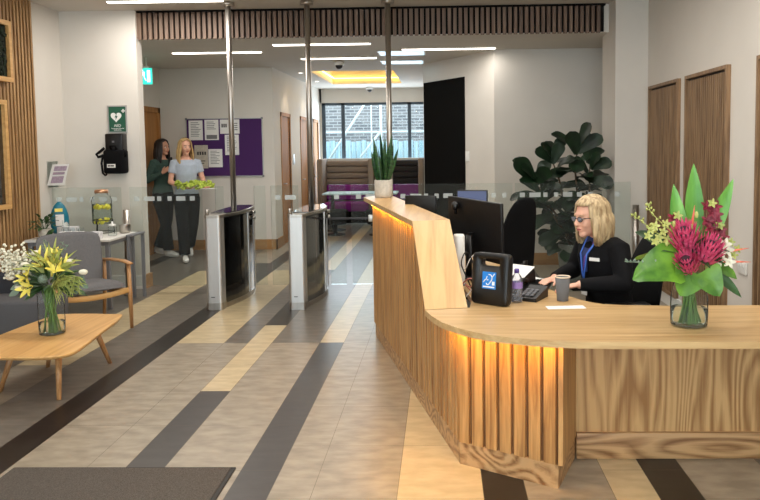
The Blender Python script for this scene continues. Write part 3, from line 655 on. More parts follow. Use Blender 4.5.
for (x, y, tx, ty) in ((-2.473, 4.532, -2.53, 4.66), (-2.509, 5.334, -2.56, 5.2), (-2.955, 4.69, -2.85, 4.72), (-2.93, 5.24, -2.84, 5.15)):
    m_ = MB(); m_.tube([(x, y, 0), (tx, ty, .33)], [.014, .023], 12); m_.build('leg', M['oak_leg'], t, True)
m_ = MB(); m_.box((-2.86, 4.63, .30), (-2.50, 4.69, .322)); m_.box((-2.86, 5.14, .30), (-2.52, 5.2, .322)); m_.box((-2.71, 4.69, .30), (-2.65, 5.14, .322)); m_.build('under_frame', M['oak_leg'], t, True)

def armchair():
    t = thing('armchair', 'grey upholstered armchair with open oak arms beside the drinks table', 'chair', (-3.24, 6.41, 0), -PI/4)
    m_ = MB()                                  # seat: curved pad
    rows = [(-.27, .36, .035), (-.18, .365, .05), (0, .375, .055), (.18, .395, .05), (.29, .405, .04), (.325, .385, .02)]
    def pad(rows, hw, axis):
        vs = []; nb = 12; k = len(rows)
        for x, z, th in rows:
            for q in range(nb+1):
                v_ = -1+2*q/nb; e = (1-abs(v_)**6)**.5; vs.append((x, v_*hw, z+th*e*.9))
            for q in range(nb, -1, -1):
                v_ = -1+2*q/nb; e = (1-abs(v_)**6)**.5; vs.append((x, v_*hw, z-th*e*.6))
        c = 2*nb+2; fs = [(i*c+j, (i+1)*c+j, (i+1)*c+(j+1) % c, i*c+(j+1) % c) for i in range(k-1) for j in range(c)]+[tuple(range(c)), tuple((k-1)*c+j for j in range(c))[::-1]]
        m_.add(vs, fs, True)
    pad(rows, .265, 0); m_.build('seat', M['grey_fab'], t)
    m_ = MB(); vs = []; nb = 14; prof = [(-.19, .34), (-.235, .42), (-.265, .53), (-.30, .66), (-.335, .78), (-.355, .845)]
    hw = [.24, .26, .275, .285, .285, .265]
    for (x, z), h in zip(prof, hw):
        for q in range(nb+1): v_ = -1+2*q/nb; vs.append((x+.035*v_*v_+.028*(1-v_**6), v_*h, z))
        for q in range(nb, -1, -1): v_ = -1+2*q/nb; vs.append((x+.035*v_*v_-.028*(1-v_**6)-.012, v_*h, z))
    c = 2*nb+2; k = len(prof); m_.add(vs, [(i*c+j, i*c+(j+1) % c, (i+1)*c+(j+1) % c, (i+1)*c+j) for i in range(k-1) for j in range(c)]+[tuple(range(c))[::-1], tuple((k-1)*c+j for j in range(c))], True)
    m_.build('backrest', M['grey_fab'], t, subsurf=1)
    for s_ in (-1, 1):
        m_ = MB(); m_.tube([(.31, s_*.31, 0), (.30, s_*.31, .30), (.285, s_*.31, .575)], [.015, .019, .017], 12); m_.build('front_leg', M['oak_leg'], t)
        m_ = MB(); m_.tube([(-.33, s_*.30, 0), (-.28, s_*.30, .30), (-.27, s_*.30, .56)], [.014, .02, .016], 12); m_.build('rear_leg', M['oak_leg'], t)
        m_ = MB(); m_.tube([(-.30, s_*.30, .56), (-.1, s_*.315, .578), (.15, s_*.32, .588), (.33, s_*.31, .585)], [(.013, .022), (.014, .028), (.014, .034), (.012, .026)], 12, hint=(0, 0, 1)); m_.build('armrest', M['oak_leg'], t)
        m_ = MB(); m_.tube([(-.29, s_*.29, .29), (0, s_*.29, .30), (.30, s_*.29, .345)], [(.022, .012)]*3, 10, hint=(0, 0, 1)); m_.build('side_rail', M['oak_leg'], t)
    m_ = MB(); m_.tube([(.30, -.30, .345), (.29, -.15, .322), (.285, 0, .315), (.29, .15, .322), (.30, .30, .345)], [(.026, .012)]*5, 10, hint=(0, 0, 1)); m_.build('front_rail', M['oak_furn'], t)
    m_ = MB(); m_.tube([(-.28, -.30, .30), (-.28, .30, .30)], [(.022, .012)]*2, 10, hint=(0, 0, 1)); m_.build('rear_rail', M['oak_leg'], t)
armchair()
t = thing('sofa', 'dark grey upholstered sofa cut off by the left edge of the photo', 'sofa', (-3.65, 5.75, 0))
m_ = MB(); m_.box((-4.22, 5.5, .09), (-3.07, 5.86, .435), .03); m_.build('seat', M['grey_fab_d'], t, True)
m_ = MB(); m_.box((-4.22, 5.83, .12), (-3.28, 5.94, .60), .03); m_.build('backrest', mat('navy_grey_wool', (44, 45, 50), .95, var=.14, scale=160, bump=.4), t, True)
for x, y in ((-4.15, 5.55), (-3.14, 5.55), (-4.15, 5.9), (-3.32, 5.9)): m_ = MB(); m_.tube([(x, y, 0), (x, y, .1)], .016, 10); m_.build('foot', M['oak_leg'], t, True)

t = thing('side_table', 'white topped grey metal drinks table against the white wall', 'table', (-3.7, 7.47, 0))
m_ = MB(); m_.box((-4.17, 7.13, .685), (-3.31, 7.80, .71), .003); m_.build('table_top', M['white'], t, True)
for x in (-4.15, -3.37):
    for y in (7.16, 7.73): m_ = MB(); m_.box((x, y, 0), (x+.04, y+.04, .645), .003); m_.build('leg', M['grey_metal'], t, True)
m_ = MB(); m_.box((-4.15, 7.16, .645), (-3.33, 7.20, .685)); m_.box((-4.15, 7.73, .645), (-3.33, 7.77, .685)); m_.box((-4.15, 7.20, .645), (-4.11, 7.73, .685)); m_.box((-3.37, 7.20, .645), (-3.33, 7.73, .685)); m_.build('apron', M['grey_metal'], t, True)
t = thing('serving_trolley', 'second grey metal table standing just right of the drinks table', 'table', (-3.22, 7.66, 0))
m_ = MB(); m_.box((-3.305, 7.5, .69), (-3.235, 7.83, .71), .003); m_.build('table_top', M['grey_metal'], t, True)
for x, y in ((-3.30, 7.51), (-3.27, 7.79)): m_ = MB(); m_.box((x, y, 0), (x+.03, y+.03, .69)); m_.build('leg', M['grey_metal'], t, True)

ZT = .71
# dispenser with lemon water
t = thing('drinks_dispenser', 'glass jar dispenser of lemon water with copper lid on drinks table', 'dispenser', (-3.60, 7.62, ZT))
m_ = MB()
for a in range(3): th = a*2*PI/3+.4; m_.tube([(.115*math.cos(th), .115*math.sin(th), 0), (.10*math.cos(th), .10*math.sin(th), .15)], .005, 6)
for z, rr in ((.15, .10), (.02, .112)):
    m_.tube([(rr*math.cos(q*PI/12), rr*math.sin(q*PI/12), z) for q in range(25)], .005, 6)
m_.build('stand', M['black'], t)
m_ = MB(); m_.lathe([(.085, .105), (.098, .125), (.1, .16), (.1, .36), (.09, .395), (.065, .41), (.062, .435)], n=28, cap=False); m_.build('jar', M['vase_glass'], t)
m_ = MB(); m_.lathe([(.08, .11), (.093, .13), (.095, .16), (.095, .32)], n=28); m_.build('water', M['water'], t)
for q in range(16):
    a = q*2.4; z = .29 if q < 10 else .14; m_ = MB()
    m_.ell((.058*math.cos(a), .058*math.sin(a), z+.01*math.sin(q*3)), (.03, .03, .008 if q % 2 else .02), 10, Matrix.Rotation(a, 3, 'Z')@Matrix.Rotation(.9, 3, 'X')); m_.build('lemon_slice', M['lemon'], t)
m_ = MB(); m_.lathe([(.068, .435), (.07, .45), (.066, .47), (.03, .475)], n=28); m_.build('lid', M['copper'], t)
m_ = MB(); m_.tube([(.062, 0, .45), (.09, 0, .44), (.10, 0, .41), (.085, 0, .40)], .004, 6); m_.build('clasp', M['steel'], t)
m_ = MB(); m_.tube([(.0, -.1, .15), (0, -.14, .145), (0, -.145, .12)], [.01, .009, .007], 8); m_.box((-.004, -.135, .155), (.004, -.12, .175)); m_.build('tap', M['black'], t)
# tumblers
def tumbler(lab, x, y, z=ZT, first=[None]):
    if first[0] is None:
        t = thing('glass_tumbler', lab, 'glass', (x, y, z), 0, 'glass tumblers on the drinks table')
        m_ = MB(); m_.lathe([(.028, 0), (.03, .004), (.034, .085)], n=18, cap=False); m_.lathe([(.0281, .001), (.0285, .01)], n=18); m_.build('cup', M['vase_glass'], t)
        first[0] = t; return t
    return dup(first[0], (x, y, z), 0, lab, 'glass tumblers on the drinks table')
tl_ = ['front left tumbler on the drinks table', 'front tumbler second from the left on the drinks table', 'front tumbler third from the left on the drinks table', 'front tumbler on the right, before the lemon dispenser',
       'rear left tumbler on the drinks table', 'rear middle tumbler on the drinks table', 'rear right tumbler next to the lemon dispenser', 'tumbler stacked on top in the middle of the group']
for i, (x, y, z) in enumerate([(-3.92, 7.36, ZT), (-3.84, 7.34, ZT), (-3.765, 7.36, ZT), (-3.69, 7.34, ZT), (-3.93, 7.47, ZT), (-3.85, 7.45, ZT), (-3.775, 7.48, ZT), (-3.885, 7.41, ZT+.0855)]): tumbler('clear glass, '+tl_[i], x, y, z)
t = thing('sugar_caddy', 'low silver wire caddy of sachets at the front of the drinks table', 'caddy', (-3.70, 7.21, ZT))
m_ = MB(); m_.box((-.15, -.045, 0), (.11, .045, .004)); m_.box((-.15, -.045, 0), (.11, -.041, .05)); m_.box((-.15, .041, 0), (.11, .045, .05)); m_.box((-.15, -.041, 0), (-.146, .041, .05)); m_.box((.106, -.041, 0), (.11, .041, .05)); m_.build('tray', M['alu'], t)
for i in range(8): m_ = MB(); m_.box((-.14+i*.031, -.03, .005), (-.125+i*.031, .03, .075), .002); m_.build('sachet', M['paper'] if i % 2 else M['tissue'], t)
m_ = MB(); m_.box((-3.54, 7.17, ZT), (-3.43, 7.26, ZT+.07), .005); tag(m_.build('sachet_box', M['tissue']), 'small pale box at the front right corner of the drinks table', 'box')
t = thing('milk_jug', 'small white lidded jar in front of the steel bowl on drinks table', 'jar', (-3.42, 7.45, ZT))
m_ = MB(); m_.lathe([(.035, 0), (.042, .01), (.042, .09), (.032, .10)], n=20); m_.build('body', M['vase_glass'], t); m_ = MB(); m_.lathe([(.034, .10), (.036, .118), (.012, .125), (.008, .15)], n=20); m_.build('lid', M['white'], t)
m_ = MB(); m_.lathe([(.04, 0), (.055, .01), (.06, .09)], n=24, cap=False); m_.lathe([(.041, .002), (.05, .01)], n=24); m_.xf(Matrix.Translation((-3.39, 7.68, ZT))); tag(m_.build('steel_bowl', M['steel']), 'brushed steel bowl at the right back corner of the drinks table', 'bowl')
t = thing('tissue_box', 'white tissue box standing behind the green plant on drinks table', 'box', (-3.93, 7.55, ZT))
m_ = MB(); m_.box((-.1, -.05, 0), (.09, .05, .09), .004); m_.build('carton', M['tissue'], t); m_ = MB(); m_.leaf((-.02, 0, .09), (0, 0, 1), (0, -1, 0), .05, .06, 'petal', 0, .3, 4); m_.build('tissue', M['paper'], t)
# teal defibrillator-style case
t = thing('first_aid_case', 'teal oval plastic case standing upright on the drinks table', 'case', (-4.08, 7.66, ZT), .5)
m_ = MB(); rows = []
for i in range(9):
    a = i/8; z = a*.345; w_ = .015+.082*math.sin(PI*min(1, .12+a*.88))**.6*(1-.15*a); rows.append((z, w_))
m_.tube([(0, 0, z) for z, w_ in rows], [(.045*(w_/.097), w_) for z, w_ in rows], 20, hint=(0, 1, 0)); m_.build('shell', M['teal'], t)
m_ = MB(); m_.box((-.04, -.052, .09), (.04, -.044, .21)); m_.build('label_panel', M['paper'], t); m_ = MB(); m_.box((-.045, -.047, .24), (.03, -.040, .275)); m_.build('yellow_sticker', M['petal_y'], t)
# small plant on the drinks table
t = thing('potted_plant', 'small leafy green plant in a clear pot on drinks table', 'plant', (-4.03, 7.27, ZT))
m_ = MB(); m_.lathe([(.04, 0), (.058, .01), (.066, .10), (.06, .10), (.055, .09)], n=22); m_.build('pot', M['pot'], t)
m_ = MB(); rn = random.Random(3)
for i in range(46):
    a = rn.uniform(0, 2*PI); e = rn.uniform(.1, 1.2); d = V((math.cos(a)*math.cos(e), math.sin(a)*math.cos(e), math.sin(e))); rr = rn.uniform(.04, .14); b = V((0, 0, .10))+d*rr
    m_.leaf(b, d+V((0, 0, -.2)), (0, 0, 1), rn.uniform(.04, .075), rn.uniform(.03, .045), 'ovate', .9, .15, 5)
    if i % 3 == 0: m_.tube([(0, 0, .08), tuple(b)], .0025, 5)
for i in range(10): m_.leaf((.09-.004*i, -.03, .10-.006*i), (.5*(-1)**i, -.6, -.4), (0, 0, 1), .05, .035, 'ovate', .5, .1, 4)
m_.build('foliage', M['leaf_m'], t)

# ================================================================== THINGS ON THE LEFT WALLS
def frame(lab, y0, y1, z0, z1, inner, nm, cat):
    t = thing(nm, lab, cat, (-4.255, (y0+y1)/2, z0)); x0, x1 = -4.255, -4.19; w_ = .045
    m_ = MB(); m_.box((x0, y0, z0), (x1, y1, z0+w_)); m_.box((x0, y0, z1-w_), (x1, y1, z1)); m_.box((x0, y0, z0+w_), (x1, y0+w_, z1-w_)); m_.box((x0, y1-w_, z0+w_), (x1, y1, z1-w_)); m_.build('frame', M['oak_furn'], t, True)
    m_ = MB(); m_.box((x0, y0+w_, z0+w_), (x0+.03, y1-w_, z1-w_)); m_.build('insert', inner, t, True)
    return t
t = frame('oak framed square of dark green moss high on the slatted wall', 6.2, 7.13, 2.27, 2.86, M['moss'], 'moss_picture', 'wall decoration')
m_ = MB(); rn = random.Random(5)
for i in range(260): m_.ell((-4.222, rn.uniform(6.27, 7.06), rn.uniform(2.34, 2.79)), (.02, rn.uniform(.015, .04), rn.uniform(.015, .04)), 6)
m_.build('moss_tufts', M['moss'], t, True)
t['label'] = t['label']
frame('oak framed dark screen on the slatted wall below the moss picture', 5.9, 7.0, 1.04, 2.09, M['blackglass'], 'wall_screen', 'screen')
# AED sign
t = thing('defibrillator_sign', 'green defibrillator sign with white heart on the white wall', 'sign', (-3.67, 8.25, 1.79))
m_ = MB(); x0, x1, z0, z1 = -3.785, -3.565, 1.79, 2.10
m_.box((x0, 8.238, z0), (x1, 8.25, z0+.014)); m_.box((x0, 8.238, z1-.014), (x1, 8.25, z1)); m_.box((x0, 8.238, z0+.014), (x0+.014, 8.25, z1-.014)); m_.box((x1-.014, 8.238, z0+.014), (x1, 8.25, z1-.014)); m_.build('frame', M['alu'], t, True)
m_ = MB(); m_.box((x0+.014, 8.242, z0+.014), (x1-.014, 8.25, z1-.014)); m_.build('face', M['sign_green'], t, True)
hp = []
for i in range(32): a = 2*PI*i/32; hp.append((16*math.sin(a)**3, 13*math.cos(a)-5*math.cos(2*a)-2*math.cos(3*a)-math.cos(4*a)))
m_ = MB(); m_.add([(-3.688+a*.0039, 8.2405, 1.972+b*.0039) for a, b in hp], [tuple(range(32))]); m_.build('heart', M['paper'], t, True)
m_ = MB(); m_.add([(-3.680, 8.239, 2.01), (-3.705, 8.239, 1.965), (-3.690, 8.239, 1.965), (-3.697, 8.239, 1.93), (-3.668, 8.239, 1.98), (-3.684, 8.239, 1.98)], [(0, 1, 2, 3, 4, 5)]); m_.build('lightning_bolt', M['sign_green'], t, True)
m_ = MB(); m_.box((-3.625, 8.239, 2.03), (-3.585, 8.2415, 2.045)); m_.box((-3.6125, 8.239, 2.0175), (-3.5975, 8.2415, 2.0575)); m_.build('white_cross', M['paper'], t, True)
RX = Matrix.Rotation(PI/2, 4, 'X')
m_ = MB(); text(m_, 'AED', .042, Matrix.Translation((-3.675, 8.2405, 1.872))@RX); m_.build('lettering', M['paper'], t, True)
m_ = MB(); text(m_, 'Automated External\nDefibrillator', .018, Matrix.Translation((-3.675, 8.2405, 1.832))@RX); m_.build('small_lettering', M['paper'], t, True)
# defibrillator bag
t = thing('defibrillator_bag', 'black defibrillator carry bag hanging on the wall under green sign', 'bag', (-3.68, 8.25, 1.33))
m_ = MB(); m_.box((-3.79, 8.08, 1.33), (-3.555, 8.235, 1.60), .03); m_.build('body', M['blackfab'], t, True)
m_ = MB(); m_.box((-3.775, 8.12, 1.58), (-3.57, 8.24, 1.78), .015); m_.build('wall_bracket', M['black'], t, True)
m_ = MB(); m_.tube([(-3.70, 8.10, 1.60), (-3.70, 8.08, 1.64), (-3.64, 8.08, 1.64), (-3.64, 8.10, 1.60)], .010, 8); m_.build('handle', M['blackfab'], t, True)
m_ = MB(); m_.tube([(-3.78, 8.12, 1.62), (-3.84, 8.11, 1.57), (-3.87, 8.11, 1.55), (-3.85, 8.11, 1.52), (-3.80, 8.10, 1.53)], [(.006, .016)]*5, 8, hint=(0, 1, 0)); m_.build('strap', M['blackfab'], t, True)
m_ = MB(); m_.tube([(-3.795, 8.11, 1.55), (-3.81, 8.10, 1.45), (-3.80, 8.10, 1.34), (-3.77, 8.09, 1.315), (-3.75, 8.09, 1.33)], [(.005, .013)]*5, 8, hint=(0, 1, 0)); m_.build('strap', M['blackfab'], t, True)
m_ = MB(); m_.tube([(-3.57, 8.12, 1.60), (-3.53, 8.10, 1.55), (-3.54, 8.10, 1.52)], [(.005, .013)]*3, 8, hint=(0, 1, 0)); m_.build('strap', M['blackfab'], t, True)
m_ = MB(); m_.box((-3.74, 8.077, 1.40), (-3.645, 8.081, 1.44)); m_.build('white_label', M['paper'], t, True)
m_ = MB(); m_.box((-3.73, 8.075, 1.413), (-3.705, 8.077, 1.428)); m_.box((-3.70, 8.075, 1.413), (-3.66, 8.077, 1.428)); m_.build('label_print', M['print_d'], t, True)
m_ = MB(); m_.box((-3.69, 8.115, 1.68), (-3.665, 8.119, 1.70)); m_.build('badge', M['grey_metal'], t, True)
# leaflet holder on the left wall
t = thing('leaflet_holder', 'clear leaflet holder with printed leaflet on the white side wall', 'holder', (-4.3, 7.98, 1.2))
m_ = MB(); m_.box((-4.30, 7.86, 1.20), (-4.295, 8.08, 1.48)); m_.box((-4.30, 7.86, 1.20), (-4.20, 8.08, 1.205)); m_.build('acrylic_back', M['glass'], t, True)
m_ = MB(); vs = [(-4.285, 7.82, 1.22), (-4.165, 7.95, 1.22), (-4.09, 7.93, 1.45), (-4.205, 7.80, 1.45)]; m_.add(vs+[(a-.005, b+.006, c) for a, b, c in vs], [(0, 1, 2, 3), (7, 6, 5, 4), (0, 4, 5, 1), (1, 5, 6, 2), (2, 6, 7, 3), (3, 7, 4, 0)]); lf = m_.build('leaflet', M['paper'], t, True)
def onleaf(a, b): p = V(vs[0])*(1-a)*(1-b)+V(vs[1])*a*(1-b)+V(vs[2])*a*b+V(vs[3])*(1-a)*b; return p+V((.004, -.005, .001))
m_ = MB()
for (a0, b0, a1, b1) in ((.15, .1, .85, .42), (.15, .5, .85, .62), (.15, .68, .9, .9)): m_.add([onleaf(a0, b0), onleaf(a1, b0), onleaf(a1, b1), onleaf(a0, b1)], [(0, 1, 2, 3)])
m_.build('leaflet_print', mat('mauve_print', (170, 150, 166), .7, var=.15, scale=60), t, True)

# notice board and notices
t = thing('notice_board', 'large dark purple felt notice board on the back wall', 'notice board', (-3.4, 11.4, 1.17))
m_ = MB(); m_.box((-3.98, 11.375, 1.17), (-2.80, 11.4, 2.06)); m_.build('felt', M['purple'], t, True)
m_ = MB(); b_ = .012
m_.box((-3.99, 11.368, 1.158), (-2.79, 11.4, 1.17)); m_.box((-3.99, 11.368, 2.06), (-2.79, 11.4, 2.072)); m_.box((-3.992, 11.368, 1.17), (-3.98, 11.4, 2.06)); m_.box((-2.80, 11.368, 1.17), (-2.788, 11.4, 2.06)); m_.build('frame', M['alu'], t, True)
for x, z in ((-3.985, 1.165), (-2.795, 1.165), (-3.985, 2.065), (-2.795, 2.065)): m_ = MB(); m_.box((x-.016, 11.362, z-.016), (x+.016, 11.38, z+.016), .004); m_.build('corner_cap', M['grey_metal'], t, True)
def px2(x): return -3.98+(x-187)/76*1.19
def pz2(y): return 2.065-(y-119)/57*.9
NT = [(189, 120.5, 203, 140, 'text', 'white typed notice at the top left corner of the purple board'), (205, 120, 219, 140, 'photo', 'white notice with a dark picture at its foot, second along the top'), (220.5, 120, 240, 134, 'logo', 'landscape white notice with dark symbols at the top right of the papers'),
      (225, 135, 239, 155, 'text2', 'white notice pinned under the landscape one beside the steel pole'), (194, 145, 207.5, 168, 'beige', 'beige poster with dark lettering behind the blonde walker'), (208, 149, 222, 167, 'text', 'white typed notice low on the purple board right of the beige poster')]
for (xa, ya, xb, yb, kd, lab) in NT:
    X_, Xb, Z1, Z0_ = px2(xa), px2(xb), pz2(ya), pz2(yb); y = 11.371
    t = thing('notice', lab, 'notice', ((X_+Xb)/2, 11.375, Z0_), 0, 'papers pinned on the notice board')
    m_ = MB(); m_.box((X_, y, Z0_), (Xb, 11.375, Z1)); m_.build('sheet', M['pot'] if kd == 'beige' else M['paper'], t, True)
    m_ = MB(); rn = random.Random(int(xa)); w_ = Xb-X_; h = Z1-Z0_
    if kd in ('text', 'text2', 'photo'):
        for q in range(9 if kd != 'photo' else 5): zz = Z1-h*(.1+.085*q); m_.box((X_+w_*.15, y-.001, zz-h*.03), (X_+w_*rn.uniform(.5, .88), y, zz))
    if kd == 'photo': m_.box((X_+w_*.12, y-.001, Z0_+h*.05), (Xb-w_*.12, y, Z0_+h*.25))
    if kd == 'logo':
        for q in range(3): m_.box((X_+w_*(.08+.1*q), y-.001, Z0_+h*.45), (X_+w_*(.15+.1*q), y, Z0_+h*.7))
        for q in range(4): m_.box((X_+w_*.5, y-.001, Z0_+h*(.25+.15*q)), (X_+w_*.9, y, Z0_+h*(.3+.15*q)))
    if kd == 'beige':
        for q in range(4): m_.box((X_+w_*(.2+.18*q), y-.001, Z0_+h*.58), (X_+w_*(.32+.18*q), y, Z0_+h*.72))
        m_.box((X_+w_*.2, y-.001, Z0_+h*.3), (X_+w_*.8, y, Z0_+h*.34)); m_.box((X_+w_*.2, y-.001, Z0_+h*.2), (X_+w_*.7, y, Z0_+h*.24))
    m_.build('print', M['print_d'] if kd in ('logo', 'beige') else M['print'], t, True)
m_ = MB(); m_.box((-2.62, 12.85, 1.30), (-2.612, 12.95, 1.48)); tag(m_.build('door_plate', M['alu']), 'small grey plate on the cream corridor wall between the oak doors', 'plate')
q = onwall(.33, .008); m_ = MB(); m_.box((q.x-.04, q.y-.01, 1.38), (q.x+.04, q.y+.004, 1.52), .003); tag(m_.build('wall_switch', M['white']), 'white switch plate beside the tall black door', 'switch')
t = thing('wall_socket', 'white double socket on the right wall beside the bouquet', 'socket', (2.24, 5.45, .62))
m_ = MB(); m_.box((2.225, 5.37, .62), (2.24, 5.52, .71), .003); m_.build('plate', M['white'], t, True)
for y in (5.40, 5.46): m_ = MB(); m_.box((2.218, y, .675), (2.226, y+.03, .70)); m_.build('rocker_switch', M['white'], t, True)

# ================================================================== FAR LOUNGE
def booth(x0, x1, up, lab, right_wing=True):
    t = thing('booth_seat', lab, 'seat', ((x0+x1)/2, 14.9, 0), 0, 'high backed booth seats by the far window')
    m_ = MB(); nb = 4
    for i in range(nb): z = .82+i*.125; m_.box((x0+.1, 15.10, z), (x1-.1, 15.26, z+.12), .03)
    m_.build('channelled_back', up, t, True)
    m_ = MB(); m_.box((x0, 15.24, .08), (x1, 15.36, 1.36), .02); m_.build('back_shell', M['greyblue'], t, True)
    for a in (x0, x1-.11):
        m_ = MB(); m_.box((a, 14.55, .08), (a+.11, 15.26, 1.36), .03); m_.build('wing', M['taupe'], t, True)
    m_ = MB(); m_.box((x0+.11, 15.06, .50), (x1-.11, 15.24, .82), .03); m_.build('lower_back', M['purple_s'], t, True)
    m_ = MB(); m_.box((x0+.11, 14.6, .30), (x1-.11, 15.14, .48), .04); m_.build('seat_cushion', M['purple_s'], t, True)
    m_ = MB(); m_.box((x0+.11, 14.65, .06), (x1-.11, 15.2, .30)); m_.build('base', M['blackmatt'], t, True)
    for a in (x0+.02, x1-.08): m_ = MB(); m_.box((a, 14.6, 0), (a+.06, 15.3, .09)); m_.build('foot', M['black'], t, True)
booth(-2.50, -1.36, M['taupe'], 'high backed booth with taupe channelled back and purple seat, on the left')
booth(-1.34, -.36, mat('black_channel', (40, 38, 40), .9, scale=40), 'high backed booth with black channelled back and purple seat, behind snake plant')
t = thing('cafe_table', 'pale rectangular table in front of the far booths', 'table', (-1.6, 13.9, 0))
m_ = MB(); m_.box((-2.25, 13.6, .70), (-.85, 14.3, .73), .004); m_.build('table_top', M['fence'], t, True)
for x in (-2.1, -1.0): m_ = MB(); m_.tube([(x, 13.95, .02), (x, 13.95, .70)], .035, 12); m_.lathe([(.25, 0), (.25, .015), (.035, .025)], (x, 13.95, 0), 20); m_.build('pedestal', M['black'], t, True)
def stool(x, y, lab):
    t = thing('tub_stool', lab, 'stool', (x, y, 0), 0, 'dark stools by the pale table')
    MB().lathe([(.2, .20), (.24, .26), (.25, .42), (.22, .46)], n=24).build('seat', M['blackmatt'], t); MB().lathe([(.18, 0), (.18, .02), (.04, .03), (.04, .20)], n=20).build('pedestal', M['black'], t)
stool(-1.95, 13.2, 'dark round stool left of the pale far table'); stool(-1.15, 13.15, 'dark round stool right of the pale far table, seen past the gate')

# ================================================================== DESK EQUIPMENT
ZC = .75
# hearing loop unit
t = thing('hearing_loop_unit', 'black portable hearing loop unit with blue ear sign on counter', 'hearing loop', (.255, 3.865, ZC), -.62)
lean = Matrix.Translation((0, 0, 0))@Matrix.Rotation(-.10, 4, 'X')
def plate_with_hole(w_, h, th, hx, hz0, hz1, rr):
    bm = bmesh.new(); outer = []; inner = []
    def rrect(x0, x1, z0, z1, r_, n=6):
        o = []
        for cx_, cz_, a0 in ((x1-r_, z1-r_, 0), (x0+r_, z1-r_, PI/2), (x0+r_, z0+r_, PI), (x1-r_, z0+r_, 1.5*PI)):
            for q in range(n+1): a = a0+q*PI/2/n; o.append((cx_+r_*math.cos(a), cz_+r_*math.sin(a)))
        return o
    A = rrect(-w_/2, w_/2, 0, h, rr); B = rrect(-hx, hx, hz0, hz1, .014); n = len(A); mbx = MB(); vs = []
    e = .006
    A2 = rrect(-w_/2+e, w_/2-e, e, h-e, rr-e)
    rings = [(B, -th/2), (A2, -th/2), (A, -th/2+e), (A, th/2-e), (A2, th/2), (B, th/2)]
    for R_, y in rings: vs += [(a, y, b) for a, b in R_]
    k = len(rings); fs = [(i*n+j, i*n+(j+1) % n, ((i+1) % k)*n+(j+1) % n, ((i+1) % k)*n+j) for i in range(k) for j in range(n)]
    bm.free(); return mbx.add(vs, fs, True)
m_ = plate_with_hole(.225, .275, .055, .062, .205, .245, .028); m_.xf(lean); o = m_.build('body', M['black'], t)
m_ = MB(); m_.box((-.042, -.0295, .085), (.042, -.0282, .175)); m_.xf(lean); m_.build('blue_sign', M['signblue'], t)
m_ = MB(); y = -.0305
ear = [(-.004, .162), (.010, .160), (.019, .149), (.018, .135), (.010, .124), (.004, .115), (-.003, .107), (-.012, .107), (-.016, .115)]
m_.tube([(a, y, b) for a, b in ear], [(.0012, .003)]*9, 6, hint=(0, 1, 0)); m_.tube([(-.012, y, .152), (-.016, y, .140), (-.010, y, .130), (-.003, y, .134)], [(.0012, .0025)]*4, 6, hint=(0, 1, 0))
m_.tube([(-.036, y, .118), (-.020, y, .136)], [(.0012, .003)]*2, 6, hint=(0, 1, 0)); m_.tube([(.022, y, .152), (.034, y, .168)], [(.0012, .003)]*2, 6, hint=(0, 1, 0))
m_.box((-.035, y-.001, .092), (.035, y, .099)); m_.box((.02, y-.001, .106), (.036, y, .126)); m_.xf(lean); m_.build('ear_symbol', M['paper'], t)
# water bottle
t = thing('water_bottle', 'small clear water bottle with purple cap beside the black hearing unit', 'bottle', (.40, 3.92, ZC))
MB().lathe([(.024, 0), (.03, .006), (.031, .03), (.028, .045), (.031, .06), (.029, .075), (.031, .09), (.031, .12), (.024, .142), (.012, .158), (.012, .164)], n=20).build('body', M['bottle'], t)
MB().lathe([(.0318, .078), (.0318, .112)], n=20, cap=False).build('label_band', M['label_p'], t); MB().lathe([(.014, .16), (.014, .178), (.011, .183)], n=16).build('cap', M['cap_p'], t)
# cup
t = thing('paper_cup', 'grey paper coffee cup on the counter near the receptionist', 'cup', (.652, 3.95, ZC))
MB().lathe([(.030, 0), (.031, .003), (.041, .128), (.038, .128), (.029, .006)], n=28).build('wall', M['cup'], t); MB().lathe([(.0405, .128), (.043, .131), (.0405, .135), (.038, .13)], n=28, cap=False).build('rim', M['lidw'], t)
# sheets
def sheet(lab, c, w_, h, rz, nm='paper_sheet', z=ZC, th=.0015):
    m_ = MB(); m_.box((-w_/2, -h/2, 0), (w_/2, h/2, th)); o = m_.build(nm, M['paper'], None); o.location = (c[0], c[1], z); o.rotation_euler = (0, 0, rz); return tag(o, lab, 'paper', 'loose papers on the desk')
sheet('folded white leaflet lying in front of the grey cup', (.64, 3.78), .20, .07, .08)
sheet('white papers pile beside the keyboard, furthest from the counter edge', (.50, 4.55), .21, .297, .5, 'paper_pile', ZC, .012)
# copy-holder with white sheet leaning
t = thing('document_holder', 'white sheet leaning on a black sloping document holder by keyboard', 'document holder', (.37, 4.32, ZC), -.75)
m_ = MB(); m_.add([(-.10, 0, .03), (.10, 0, .03), (.10, .16, .10), (-.10, .16, .10), (-.10, .01, .0), (.10, .01, 0), (.10, .18, 0), (-.10, .18, 0)], [(0, 1, 2, 3), (7, 6, 5, 4), (0, 4, 5, 1), (1, 5, 6, 2), (2, 6, 7, 3), (3, 7, 4, 0)]); m_.build('stand', M['black'], t)
m_ = MB(); m_.add([(-.09, -.01, .03), (.095, -.01, .03), (.095, .17, .116), (-.09, .17, .116), (-.09, -.009, .028), (.095, -.009, .028), (.095, .171, .114), (-.09, .171, .114)], [(0, 1, 2, 3), (7, 6, 5, 4), (0, 4, 5, 1), (1, 5, 6, 2), (2, 6, 7, 3), (3, 7, 4, 0)]); m_.build('sheet', M['paper'], t)
